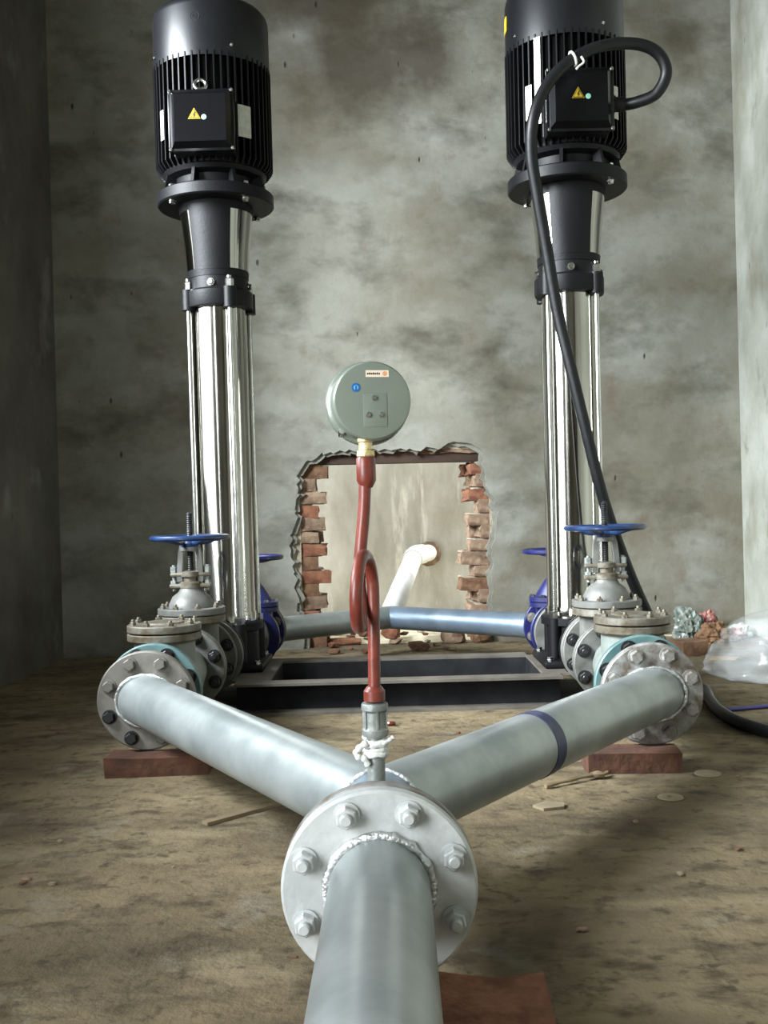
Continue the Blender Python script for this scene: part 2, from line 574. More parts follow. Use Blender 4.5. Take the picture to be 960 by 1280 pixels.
# left wall with an unglazed window opening
b = MB()
w0, w1, s0, s1 = 1.28, 3.22, 0.86, 2.58
e0, e1, e2 = -0.95, 0.45, 2.10
xa, xb = XL - 0.37, XL
for lo, hi in (((xa, -1.84, 0), (xb, e0, ROOM_H)), ((xa, e0, e2), (xb, e1, ROOM_H)), ((xa, e1, 0), (xb, w0, ROOM_H)),
               ((xa, w0, 0), (xb, w1, s0)), ((xa, w0, s1), (xb, w1, ROOM_H)), ((xa, w1, 0), (xb, 4.5, ROOM_H))):
    b.box(lo, hi)
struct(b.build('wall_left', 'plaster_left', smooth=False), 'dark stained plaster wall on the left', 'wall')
b = MB()
b.box((XR, -1.84, 0), (XR + 0.24, 4.8, ROOM_H))
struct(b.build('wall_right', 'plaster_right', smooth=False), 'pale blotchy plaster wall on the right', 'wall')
b = MB()
b.box((XL, YF - 0.24, 0), (XR, YF, ROOM_H))
struct(b.build('wall_front', 'plaster', smooth=False))

# back wall in its own frame: local x along the wall from the left corner, local y into the wall
d = (BR - BL)
WALL_LEN = d.length
wall_rot = math.atan2(d.y, d.x)
MW = Matrix.Translation(BL) @ Matrix.Rotation(wall_rot, 4, 'Z')

def wx(X):
    """local x on the wall for a world X"""
    return (X - BL.x) / math.cos(wall_rot)

rng = random.Random(5)
TOPZ = 0.765

def jag(p, q, n, amp):
    out = []
    for i in range(n):
        t = i / n
        out.append((p[0] + (q[0] - p[0]) * t + rng.uniform(-amp, amp), p[1] + (q[1] - p[1]) * t + rng.uniform(-amp, amp)))
    return out

def sheet(outline, y0, y1, name, m, parent=None):
    """a plate with the given (x, z) outline from depth y0 to y1"""
    tris = tessellate_polygon([[Vector((x, z, 0)) for x, z in outline]])
    n = len(outline)
    vs = [(x, y0, z) for x, z in outline] + [(x, y1, z) for x, z in outline]
    fs = [tuple(t) for t in tris] + [tuple(n + i for i in reversed(t)) for t in tris]
    fs += [(i, (i + 1) % n, n + (i + 1) % n, n + i) for i in range(n)]
    bb = MB()
    bb.add(vs, fs)
    return bb.build(name, m, parent, smooth=False)

hl, hr = wx(-0.315), wx(0.418)                  # brick opening
# finish coat outline, clockwise from the lower left corner
inner_fin = ([(hl - 0.030, 0.0)] + jag((hl - 0.03, 0.03), (hl - 0.06, 0.30), 16, 0.011) + jag((hl - 0.06, 0.30), (hl - 0.075, 0.52), 14, 0.012)
             + jag((hl - 0.045, 0.54), (hl - 0.03, TOPZ - 0.03), 13, 0.011) + jag((hl - 0.005, TOPZ), (hl + 0.09, TOPZ + 0.050), 7, 0.009)
             + jag((hl + 0.09, TOPZ + 0.045), (hr - 0.16, TOPZ + 0.050), 20, 0.011) + jag((hr - 0.14, TOPZ + 0.075), (hr - 0.02, TOPZ + 0.065), 7, 0.008)
             + jag((hr + 0.0, TOPZ + 0.03), (hr + 0.02, 0.60), 12, 0.010) + jag((hr + 0.055, 0.59), (hr + 0.04, 0.40), 9, 0.012)
             + jag((hr + 0.035, 0.40), (hr + 0.03, 0.03), 18, 0.009) + [(hr + 0.03, 0.0)])
outer = [(-0.05, 0.0), (-0.05, ROOM_H), (WALL_LEN + 0.05, ROOM_H), (WALL_LEN + 0.05, 0.0)]
out_fin = outer + list(reversed(inner_fin))
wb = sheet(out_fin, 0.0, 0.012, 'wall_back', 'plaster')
wb.matrix_world = MW
struct(wb, 'blotchy grey plaster back wall with a ragged brick opening', 'wall')
shrink = lambda p: (p[0] + (0.022 if p[0] < (hl + hr) / 2 else -0.020) * rng.uniform(0.3, 1.2), p[1] - (0.016 if p[1] > TOPZ else 0) * rng.uniform(0.3, 1.2))
inner_und = [shrink(p) for p in inner_fin]
inner_und[0] = (inner_und[0][0], 0.0)
inner_und[-1] = (inner_und[-1][0], 0.0)
sheet(outer + list(reversed(inner_und)), 0.0125, 0.026, 'undercoat', 'plaster_rough', wb)
# masonry core, set back from the opening so that the single bricks show
b = MB()
b.box((-0.05, 0.027, 0), (hl - 0.03, 0.27, ROOM_H))
b.box((hr + 0.03, 0.027, 0), (WALL_LEN + 0.05, 0.27, ROOM_H))
b.box((hl - 0.03, 0.027, TOPZ + 0.05), (hr + 0.03, 0.27, ROOM_H))
b.build('masonry_core', 'mortar', wb, smooth=False)
b = MB()
for k in range(3):
    b.box((hl - 0.14, 0.040 + k * 0.078, TOPZ - 0.004 + 0.004 * k), (hr + 0.10, 0.114 + k * 0.078, TOPZ + 0.048), bev=0.004)
b.build('lintel', 'lintel_wood', wb)

def brick_mesh(name, L, D, H, m, seed, rough=0.009):
    bm = bmesh.new()
    bmesh.ops.create_cube(bm, size=1.0)
    for v in bm.verts:
        v.co = Vector((v.co.x * L, v.co.y * D, v.co.z * H))
    bmesh.ops.subdivide_edges(bm, edges=bm.edges[:], cuts=1, use_grid_fill=True)
    for v in bm.verts:
        v.co += noise.noise_vector(v.co * 60 + Vector((seed, seed * 2.3, 4))) * rough * 0.7
        v.co += noise.noise_vector(v.co * 25 + Vector((seed * 3.1, seed, 0))) * rough
    bm.normal_update()
    me = bpy.data.meshes.new(name)
    bm.to_mesh(me)
    bm.free()
    me.materials.append(MATS[m])
    return me

BR_SET = [brick_mesh('brick', 0.20, 0.112, 0.049, m, i, 0.012) for i, m in enumerate(['brick_red', 'brick_pale', 'brick_brown', 'brick_pale', 'brick_red'])]
left_edge = [-0.228, -0.276, -0.236, -0.272, -0.241, -0.274, -0.236, -0.276, -0.228, -0.276, -0.242, -0.268, -0.245, -0.25]
right_edge = [0.372, 0.392, 0.366, 0.402, 0.360, 0.408, 0.366, 0.324, 0.378, 0.322, 0.392, 0.36, 0.40, 0.38]
tones_l = [2, 1, 3, 4, 1, 3, 0, 2, 4, 2, 1, 0, 3, 2]
tones_r = [0, 1, 0, 1, 3, 1, 3, 1, 3, 2, 1, 3, 0, 1]
CH = 0.0546
for i in range(14):
    z = TOPZ - 0.004 - CH * (i + 0.5)
    for wyth in (0, 1):
        jl = 0 if wyth == 0 else rng.uniform(-0.05, 0.03)
        o = place('brick', BR_SET[tones_l[i]], wb, (wx(left_edge[i]) - 0.10 + jl, 0.087 + 0.118 * wyth, z), (rng.uniform(-0.04, 0.04), rng.uniform(-0.03, 0.03), rng.uniform(-0.05, 0.05)))
        o = place('brick', BR_SET[tones_r[i]], wb, (wx(right_edge[i]) + 0.10 - jl, 0.087 + 0.118 * wyth, z), (rng.uniform(-0.04, 0.04), rng.uniform(-0.03, 0.03), rng.uniform(-0.05, 0.05)))
b = MB()                                         # mortar in the toothed edges, recessed behind the brick faces
for i in range(14):
    z = TOPZ - 0.004 - CH * (i + 0.5)
    b.box((hl - 0.04, 0.045, max(0.001, z - CH / 2)), (wx(left_edge[i]) - 0.022, 0.255, z + CH / 2))
    b.box((wx(right_edge[i]) + 0.022, 0.045, max(0.001, z - CH / 2)), (hr + 0.04, 0.255, z + CH / 2))
b.build('mortar_bed', 'mortar', wb, smooth=False)
for i, (X, m) in enumerate(((-0.20, 1), (0.0, 0), (0.20, 2), (0.36, 1))):   # broken row just above the lintel
    o = place('brick', BR_SET[m], wb, (wx(X), 0.085, TOPZ + 0.062), (0, rng.uniform(-0.03, 0.03), 0))

# beyond the opening: yard ground and its plastered wall
b = MB()
NX, NY = 60, 22
vs, fs = [], []
for j in range(NY + 1):
    for i in range(NX + 1):
        x = -2.2 + 4.8 * i / NX
        y = 4.40 + 1.35 * j / NY
        h = 0.012 + 0.035 * max(0, noise.noise(Vector((x * 4, y * 4, 0.3)))) + 0.02 * max(0, noise.noise(Vector((x * 13, y * 13, 2))))
        vs.append((x, y, h * min(1, j / 3)))
for j in range(NY):
    for i in range(NX):
        k = j * (NX + 1) + i
        fs.append((k, k + 1, k + NX + 2, k + NX + 1))
b.add(vs, fs)
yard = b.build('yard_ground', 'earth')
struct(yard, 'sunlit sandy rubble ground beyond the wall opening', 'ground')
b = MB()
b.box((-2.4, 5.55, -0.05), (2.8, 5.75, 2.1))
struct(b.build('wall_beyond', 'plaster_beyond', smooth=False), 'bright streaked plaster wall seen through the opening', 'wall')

# ================================================================== PUMPS
MESH = {}

def fin_mesh():
    if 'fin' not in MESH:
        b = MB()
        prof = [(0.150, 1.622), (0.168, 1.622), (0.181, 1.640), (0.181, 1.945), (0.150, 1.945)]
        vs = [(r, -0.0022, z) for r, z in prof] + [(r, 0.0022, z) for r, z in prof]
        n = len(prof)
        fs = [tuple(range(n)), tuple(reversed(range(n, 2 * n)))] + [(i, n + i, n + (i + 1) % n, (i + 1) % n) for i in range(n)]
        b.add(vs, fs)
        MESH['fin'] = b.mesh('cooling_fin', 'black_cast', False)
    return MESH['fin']

def warning_label(box, y, x, z, s=0.036):
    """yellow triangle with a black rim and a lightning bolt, standing on the box cover"""
    b = MB()
    h = s * 0.88

    def tri(k, yy, mi):
        P = [(-s / 2, -h / 3), (s / 2, -h / 3), (0, 2 * h / 3)]
        b.add([(x + px * k, yy, z + pz * k) for px, pz in P] + [(x + px * k, y + 0.0006, z + pz * k) for px, pz in P],
              [(0, 1, 2), (5, 4, 3), (0, 3, 4, 1), (1, 4, 5, 2), (2, 5, 3, 0)], mi)
    tri(1.0, y - 0.0004, 0)
    tri(0.88, y - 0.0008, 1)
    tri(0.70, y - 0.0012, 0)
    zig = [(0.001, 0.0125), (-0.0035, 0.0015), (0.0, 0.0025), (-0.002, -0.0065), (0.0045, 0.0045), (0.001, 0.0035), (0.0035, 0.0125)]
    n = len(zig)
    b.add([(x + px * 1.3, y - 0.0020, z + pz * 1.0 - 0.003) for px, pz in zig], [tuple(range(n))], 1)
    return b.build('warning_label', ['yellow_print', 'black_print'], box, smooth=False)

def make_pump(label, x, y, lean, rod_a, right, pdx):
    zb = 0.090
    t = thing('vertical_pump', label, 'pump', (x, y, zb), 0, 'vertical multistage pumps')
    t.rotation_euler = (0, R(lean), 0)
    # --- base casting
    b = MB()
    b.box((-0.118, -0.13, 0.0905), (0.118, 0.13, 0.112), bev=0.006)
    b.lathe([(0.092, 0.112), (0.092, 0.205), (0.106, 0.210), (0.106, 0.232), (0.09, 0.236)], 40)
    b.cyl((0, 0, AX), (0, 0.196, AX), 0.066, 32)
    b.cyl((0, 0, AX), (pdx, -0.196, AX), 0.066, 32)
    b.lathe([(0.062, 0), (0.112, 0), (0.112, 0.012)], 44, axis_y(pdx, -0.190, AX))
    for a in rod_a:
        q = R(a - 90)
        b.cyl((0.098 * math.cos(q), 0.098 * math.sin(q), 0.113), (0.098 * math.cos(q), 0.098 * math.sin(q), 0.232), 0.019, 14)
    part(b, 'pump_base', 'black_cast', t)
    for sy in (-1, 1):
        b = MB()
        rr = 0.110 if sy < 0 else 0.100
        M = axis_y(pdx if sy < 0 else 0.0, -0.214 if sy < 0 else 0.191, AX)
        b.lathe([(0.05, 0), (rr - 0.002, 0), (rr, 0.002), (rr, 0.021), (rr - 0.002, 0.023), (0.05, 0.023)], 48, M)
        part(b, 'port_flange', 'valve_grey', t)
    for (fx, fy) in ((-1, -1), (1, -1), (-1, 1), (1, 1)):
        place('foot_bolt', BOLT_CHROME, t, (fx * 0.098, fy * 0.108, 0.112 - zb), (0, 0, 0.4))
    # --- sleeve, tie rods, head
    b = MB()
    b.lathe([(0.086, 0.236), (0.086, 0.262), (0.0835, 0.266), (0.0835, 1.216)], 64)
    part(b, 'sleeve', 'chrome', t)
    for a in rod_a:
        q = R(a - 90)
        px, py = 0.0985 * math.cos(q), 0.0985 * math.sin(q)
        b = MB()
        b.cyl((px, py, 0.2325), (px, py, 1.296), 0.0080, 14)
        b.lathe([(0.0145, 0.2325), (0.0145, 0.250), (0.011, 0.253)], 6, Matrix.Translation((px, py, 0)))
        b.lathe([(0.0135, 1.262), (0.0135, 1.286), (0.009, 1.290)], 6, Matrix.Translation((px, py, 0)))
        part(b, 'tie_rod', 'bright_steel', t)
    b = MB()
    b.lathe([(0.086, 1.208), (0.103, 1.208), (0.105, 1.212), (0.105, 1.256), (0.100, 1.262), (0.092, 1.264), (0.092, 1.300), (0.086, 1.304)], 48)
    for a in rod_a:
        q = R(a - 90)
        b.cyl((0.0985 * math.cos(q), 0.0985 * math.sin(q), 1.200), (0.0985 * math.cos(q), 0.0985 * math.sin(q), 1.262), 0.021, 16)
    part(b, 'pump_head', 'black_cast', t)
    for a in (-6, 176, -98, 92):                                  # head plugs
        q = R(a - 90)
        place('plug', BOLT_CHROME, t, (0.092 * math.cos(q), 0.092 * math.sin(q), 1.278 - zb), (R(90), 0, R(a)))
    # --- motor stool with chrome coupling guards
    b = MB()
    b.lathe([(0.082, 1.300), (0.094, 1.300), (0.096, 1.322), (0.082, 1.322)], 48)
    b.lathe([(0.085, 1.500), (0.113, 1.500), (0.116, 1.526), (0.085, 1.526)], 48)
    prof = [(0.0965, 1.318), (0.102, 1.40), (0.1145, 1.51)]
    for c in (-90, 90):
        b.shell(prof, 0.018, R(c - 39), R(c + 31), 18)
    part(b, 'motor_stool', 'black_cast', t)
    for c in (0, 180):
        b = MB()
        b.shell([(0.0945, 1.322), (0.100, 1.40), (0.112, 1.502)], 0.002, R(c - 60), R(c + 54), 24)
        part(b, 'coupling_guard', 'chrome', t)
    # --- motor flange, end bell
    b = MB()
    b.lathe([(0.09, 1.524), (0.176, 1.524), (0.180, 1.528), (0.180, 1.558), (0.176, 1.562), (0.12, 1.562)], 64)
    b.lathe([(0.122, 1.560), (0.126, 1.585), (0.128, 1.600), (0.152, 1.608), (0.160, 1.620), (0.150, 1.640)], 48)
    for k in range(8):
        a = PI / 8 + k * PI / 4 + 0.12
        M = Matrix.Rotation(a, 4, 'Z')
        b.add([(0.12, -0.005, 1.56), (0.168, -0.005, 1.56), (0.155, -0.005, 1.61), (0.12, -0.005, 1.61),
               (0.12, 0.005, 1.56), (0.168, 0.005, 1.56), (0.155, 0.005, 1.61), (0.12, 0.005, 1.61)],
              [(0, 1, 2, 3), (7, 6, 5, 4), (0, 4, 5, 1), (1, 5, 6, 2), (2, 6, 7, 3), (3, 7, 4, 0)], 0, M)
    part(b, 'motor_flange', 'black_cast', t)
    for a in (-47, 43, 133, 223):
        q = R(a - 90)
        place('flange_bolt', BOLT_CHROME, t, (0.158 * math.cos(q), 0.158 * math.sin(q), 1.562 - zb), (0, 0, 0.3))
        place('flange_nut', BOLT_CHROME, t, (0.158 * math.cos(q), 0.158 * math.sin(q), 1.524 - zb), (PI, 0, 0.3))
    # --- finned housing
    b = MB()
    b.lathe([(0.140, 1.606), (0.152, 1.612), (0.158, 1.622), (0.158, 1.97), (0.15, 1.975)], 60)
    for (c, w) in ((-90, 27), (180, 5), (0, 5)):                   # smooth pads for box and feet
        top = 1.80 if c == -90 else 1.945
        b.shell([(0.176, 1.65), (0.176, top)], 0.025, R(c - w), R(c + w), 10)
    housing = part(b, 'motor_housing', 'black_cast', t)
    for k in range(52):
        a = 2 * PI * (k + 0.5) / 52
        place('cooling_fin', fin_mesh(), housing, (0, 0, 0), (0, 0, a))
    # --- fan cowl
    b = MB()
    b.lathe([(0.170, 1.955), (0.170, 1.934), (0.1785, 1.932), (0.1785, 2.088), (0.175, 2.104), (0.165, 2.116), (0.145, 2.124), (0.06, 2.130), (0.03, 2.130)], 72)
    for k in range(5):
        b.tube(torus_pts((0, 0, 2.130), 0.05 + 0.02 * k, 40), 0.0025, 6, 0, True)
    cowl = part(b, 'fan_cowl', 'black_cowl', t)
    for a in (-62, 28, 118, 208):
        q = R(a - 90)
        place('cowl_screw', SCREW, cowl, (0.1785 * math.cos(q), 0.1785 * math.sin(q), 1.965), (R(90), 0, R(a)))
    b = MB()                                                        # round embossed maker's mark on the cowl
    a_e = R(-6)
    Me = Matrix.Rotation(a_e, 4, 'Z') @ Matrix.Translation((0, -0.1782, 2.045)) @ Matrix.Rotation(R(90), 4, 'X')
    ringp = [Me @ Vector((0.0135 * math.cos(2 * PI * k / 28), 0.0135 * math.sin(2 * PI * k / 28), -0.0006)) for k in range(28)]
    b.tube(ringp, 0.0014, 6, 0, True)
    arc = [Me @ Vector((0.007 * math.cos(a), 0.007 * math.sin(a), 0.0)) for a in [R(50 + 26 * k) for k in range(11)]]
    b.tube(arc, 0.0013, 6)
    b.tube([Me @ Vector((-0.003, 0.001, 0.0006)), Me @ Vector((0.007, 0.001, 0.0))], 0.0013, 6)
    b.build('emblem', 'steel_black_shaded', cowl, (0, 0, 0))
    # --- terminal box on the front pad
    b = MB()
    b.box((-0.090, -0.222, 1.632), (0.090, -0.150, 1.800), bev=0.006)
    bx = part(b, 'terminal_box', 'black_cast', t)
    b = MB()
    x0, x1, z0, z1 = -0.096, 0.096, 1.626, 1.806
    b.box((x0, -0.236, z0), (x1, -0.2225, z1), bev=0.003)
    o = 0.022
    b.add([(x0 + .008, -0.236, z0 + .008), (x1 - .008, -0.236, z0 + .008), (x1 - .008, -0.236, z1 - .008), (x0 + .008, -0.236, z1 - .008),
           (x0 + o, -0.257, z0 + o), (x1 - o, -0.257, z0 + o), (x1 - o, -0.257, z1 - o), (x0 + o, -0.257, z1 - o)],
          [(4, 5, 6, 7), (0, 1, 5, 4), (1, 2, 6, 5), (2, 3, 7, 6), (3, 0, 4, 7)])
    b.build('box_cover', 'black_gloss', bx, (0, 0, 0))
    for sx in (-1, 1):
        for zz in (z0 + 0.006, z1 - 0.006):
            place('cover_screw', SCREW, bx, (sx * 0.090, -0.236, zz), (R(90), 0, 0))
    wxo = -0.004 if not right else -0.010
    warning_label(bx, -0.2572, wxo - 0.012 if not right else wxo, 1.722)
    b = MB()
    b.lathe([(0.0075, 0), (0.0075, 0.0009), (0.006, 0.0012)], 24, Matrix.Translation((wxo + (0.016 if not right else 0.028), -0.2571, 1.716)) @ Matrix.Rotation(R(90), 4, 'X'))
    b.build('round_sticker', 'mint_sticker', bx, (0, 0, 0))
    # --- name plate (curved strip) on the right, bright rib on the left
    b = MB()
    b.shell([(0.1835, 1.695), (0.1835, 1.79)], 0.002, R(-58), R(-44), 6)
    part(b, 'nameplate', 'nameplate', t)
    b = MB()
    if right:
        b.shell([(0.187, 1.68), (0.187, 1.93)], 0.006, R(-128), R(-122), 3)
        part(b, 'cable_channel', 'nameplate', t)
        b = MB()
        b.shell([(0.1795, 2.01), (0.1795, 2.055)], 0.001, R(158), R(187), 6)
        b.build('yellow_sticker', 'yellow_print', cowl, (0, 0, 0))
        b = MB()
        b.shell([(0.1835, 1.70), (0.1835, 1.80)], 0.002, R(-139), R(-132), 4)
        part(b, 'rating_strip', 'nameplate', t)
        b = MB()                                                    # cable gland
        b.lathe([(0.026, 0), (0.026, 0.016), (0.021, 0.018), (0.021, 0.045), (0.017, 0.05)], 20, Matrix.Translation((0.090, -0.19, 1.716)) @ Matrix.Rotation(R(90), 4, 'Y'))
        part(b, 'cable_gland', 'rubber', t)
    else:
        b.shell([(0.1835, 1.70), (0.1835, 1.79)], 0.002, R(-141), R(-135), 4)
        part(b, 'rating_strip', 'nameplate', t)
        b = MB()                                                    # lifting eye above the box
        Mx = Matrix.Translation((-0.006, -0.192, 1.835)) @ Matrix.Rotation(R(35), 4, 'Y') @ Matrix.Rotation(R(70), 4, 'X')
        b.tube([Mx @ Vector((0.017 * math.cos(2 * PI * k / 24), 0.017 * math.sin(2 * PI * k / 24), 0)) for k in range(24)], 0.0055, 10, 0, True)
        b.cyl((-0.002, -0.176, 1.815), (-0.004, -0.190, 1.826), 0.008, 12)
        part(b, 'lifting_eye', 'bright_steel', t)
    return t

PLX, PLY = -0.494, 3.26
PRX, PRY = 0.578, 3.18
make_pump('black and chrome vertical pump on the left, without a power cable', PLX, PLY, -0.25, (-62, 28, 118, 208), False, -0.040)
make_pump('black and chrome vertical pump on the right, with the thick black cable', PRX, PRY, 0.25, (-50, 44, 134, 224), True, 0.028)

# ================================================================== BASE FRAME
fr = thing('base_frame', 'dark channel steel base frame lying on floor under both pumps', 'frame', (0.05, 3.17, 0))
def channel(lo, hi, axis, open_dir):
    """C channel; axis 'x' or 'y', open_dir +1/-1: side on which the flanges stick out of the web"""
    b = MB()
    t = 0.007
    (x0, y0), (x1, y1) = lo, hi
    zt = 0.0895
    b.box((x0, y0, 0.0), (x1, y1, t), 1)
    b.box((x0, y0, zt - t), (x1, y1, zt), 1)
    if axis == 'x':
        ya, yb = (y1 - t, y1) if open_dir < 0 else (y0, y0 + t)
        b.box((x0, ya, t), (x1, yb, zt - t), 0)
    else:
        xa, xb = (x1 - t, x1) if open_dir < 0 else (x0, x0 + t)
        b.box((xa, y0, t), (xb, y1, zt - t), 0)
    return part(b, 'channel', ['steel_black_shaded', 'steel_edge_lit'], fr, False)
channel((-0.486, -0.25), (0.442, -0.185), 'x', -1)
channel((-0.44, 0.185), (0.40, 0.25), 'x', 1)
channel((-0.70, -0.118), (-0.39, 0.1845), 'y', -1)
channel((0.395, -0.118), (0.66, 0.1845), 'y', 1)
channel((-0.50, -0.1845), (-0.39, -0.1185), 'y', -1)
channel((0.395, -0.1845), (0.49, -0.1185), 'y', 1)

# ================================================================== VALVES
def flange_y(b, y0, y1, r, z=AX, mi=0, bore=0.05, x=0.0):
    b.lathe([(bore, 0), (r - 0.0025, 0), (r, 0.0025), (r, y1 - y0 - 0.0025), (r - 0.0025, y1 - y0), (bore, y1 - y0)], 56, axis_y(x, y0, z), mi)

def handwheel(t, z, r, m, spokes=5, drop=0.014, rim=0.0075):
    b = MB()
    b.tube(torus_pts((0, 0, z), r - rim, 56), rim, 10, 0, True)
    w = part(b, 'handwheel', m, t)
    b = MB()
    b.lathe([(0.011, z - drop - 0.012), (0.026, z - drop - 0.012), (0.028, z - drop - 0.002), (0.022, z - drop + 0.008), (0.011, z - drop + 0.010)], 24)
    b.build('hub', m, w, (0, 0, 0))
    for k in range(spokes):
        a = 2 * PI * k / spokes + 0.35
        c, s_ = math.cos(a), math.sin(a)
        b = MB()
        pts = spline([(0.018 * c, 0.018 * s_, z - drop), (0.045 * c, 0.045 * s_, z - drop + 0.001), (0.075 * c, 0.075 * s_, z - 0.005), ((r - rim) * c, (r - rim) * s_, z)], 5)
        b.tube(pts, 0.0075, 8)
        b.build('spoke', m, w, (0, 0, 0))
    return w

def gate_valve(label, x, y, rz, L):
    t = thing('gate_valve', label, 'valve', (x, y, AX - 0.11), rz, 'grey gate valves')
    h = L / 2
    for sy in (-1, 1):
        b = MB()
        flange_y(b, -h if sy < 0 else h - 0.021, -h + 0.021 if sy < 0 else h, 0.110)
        part(b, 'end_flange', 'valve_grey', t)
    b = MB()
    b.lathe([(0.062, -h + 0.02), (0.066, -h + 0.05), (0.074, 0), (0.066, h - 0.05), (0.062, h - 0.02)], 40, Matrix.Translation((0, 0, AX)) @ Matrix.Rotation(R(-90), 4, 'X'))
    Mo = Matrix.Scale(0.72, 4, (0, 1, 0))
    b.lathe([(0.074, AX - 0.02), (0.076, AX + 0.04), (0.074, 0.262), (0.080, 0.270)], 44, Mo)
    part(b, 'valve_body', 'valve_grey', t)
    b = MB()
    b.lathe([(0.05, 0.270), (0.092, 0.270), (0.094, 0.272), (0.094, 0.288), (0.092, 0.290), (0.05, 0.290)], 52)
    part(b, 'body_flange', 'bonnet_rust', t)
    b = MB()
    b.lathe([(0.05, 0.2925), (0.092, 0.2925), (0.094, 0.2945), (0.094, 0.309), (0.092, 0.311), (0.064, 0.311), (0.062, 0.322), (0.052, 0.342), (0.036, 0.354), (0.030, 0.366), (0.030, 0.378), (0.0, 0.378)], 52)
    part(b, 'bonnet', 'valve_grey', t)
    ring_bolts(BOLT_SMALL, t, (0, 0, 0.311), 0.080, 8, 'up')
    b = MB()                                                    # lower lug ring and gland plate
    b.box((-0.058, -0.017, 0.366), (0.058, 0.017, 0.378), bev=0.004)
    b.lathe([(0.032, 0.366), (0.032, 0.380), (0.026, 0.384)], 28)
    b.box((-0.056, -0.014, 0.398), (0.056, 0.014, 0.409), bev=0.004)
    b.lathe([(0.020, 0.380), (0.020, 0.398), (0.027, 0.398), (0.027, 0.411), (0.015, 0.414)], 28)
    part(b, 'gland', 'bonnet_rust', t)
    for sx in (-1, 1):
        b = MB()
        b.cyl((sx * 0.047, 0, 0.358), (sx * 0.047, 0, 0.430), 0.005, 10)
        for z in (0.378, 0.409, 0.4175):
            b.lathe([(0.010, z), (0.010, z + 0.008)], 6, Matrix.Translation((sx * 0.047, 0, 0)))
        part(b, 'gland_bolt', 'zinc', t)
    for sx in (-1, 1):                                          # yoke arms
        b = MB()
        P = [(sx * 0.030, 0, 0.384), (sx * 0.029, 0, 0.42), (sx * 0.025, 0, 0.465), (sx * 0.019, 0, 0.486)]
        for (a, c) in zip(P[:-1], P[1:]):
            vs = []
            for p in (a, c):
                for dx, dy in ((-0.007, -0.012), (0.007, -0.012), (0.007, 0.012), (-0.007, 0.012)):
                    vs.append((p[0] + dx, dy, p[2]))
            b.add(vs, [(0, 1, 5, 4), (1, 2, 6, 5), (2, 3, 7, 6), (3, 0, 4, 7), (3, 2, 1, 0), (4, 5, 6, 7)])
        part(b, 'yoke_arm', 'valve_grey', t, False)
    b = MB()
    b.lathe([(0.012, 0.468), (0.027, 0.470), (0.027, 0.4805), (0.012, 0.481)], 24)
    part(b, 'yoke_nut', 'valve_grey', t)
    prof = [(0.0, 0.380)]
    z = 0.380
    while z < 0.578:
        prof += [(0.0092, z), (0.0075, z + 0.003)]
        z += 0.006
    prof += [(0.0, 0.582)]
    b = MB()
    b.lathe(prof, 14)
    part(b, 'threaded_stem', 'stem_dark', t, True, 20)
    handwheel(t, 0.507, 0.112, 'blue_wheel')
    ring_bolts(BOLT_DARK, t, (0, -h + 0.021, AX), 0.090, 8, 1, name='flange_nut')
    ring_bolts(BOLT_DARK, t, (0, h - 0.021, AX), 0.090, 8, -1, name='flange_nut')
    return t

def check_valve(label, x, y, rz, L, gap):
    t = thing('check_valve', label, 'valve', (x, y, AX - 0.11), rz, 'swing check valves')
    h = L / 2
    b = MB()
    flange_y(b, -h, -h + 0.022, 0.113, AX + 0.006)
    part(b, 'end_flange', 'valve_teal', t)
    b = MB()
    flange_y(b, -h - gap, -h, 0.066, AX)
    part(b, 'spacer_ring', 'valve_body', t)
    b = MB()
    flange_y(b, h - 0.021, h, 0.110)
    part(b, 'end_flange', 'valve_grey', t)
    b = MB()
    b.lathe([(0.060, -h + 0.02), (0.064, -h + 0.04), (0.086, -0.07), (0.086, -0.02), (0.068, h - 0.08), (0.062, h - 0.02)], 44, Matrix.Translation((0, 0, AX)) @ Matrix.Rotation(R(-90), 4, 'X'))
    cy = -0.055
    Mc = Matrix.Translation((0, cy, 0))
    b.lathe([(0.074, AX), (0.074, 0.260), (0.080, 0.266)], 44, Mc)
    part(b, 'valve_body', 'valve_body', t)
    b = MB()
    b.lathe([(0.05, 0.266), (0.087, 0.266), (0.090, 0.269), (0.090, 0.283), (0.088, 0.285), (0.05, 0.285)], 52, Mc)
    part(b, 'body_flange', 'bonnet_rust', t)
    b = MB()
    b.lathe([(0.05, 0.288), (0.088, 0.288), (0.090, 0.290), (0.090, 0.304), (0.088, 0.306), (0.05, 0.307), (0.046, 0.311), (0.0, 0.312)], 52, Mc)
    part(b, 'cover', 'bonnet_rust', t)
    ring_bolts(BOLT_SMALL, t, (0, cy, 0.306), 0.076, 8, 'up')
    ring_bolts(BOLT_DARK, t, (0, -h, AX + 0.006), 0.091, 8, -1, name='flange_nut')
    ring_bolts(BOLT_DARK, t, (0, h - 0.021, AX), 0.090, 8, -1, name='flange_nut')
    return t

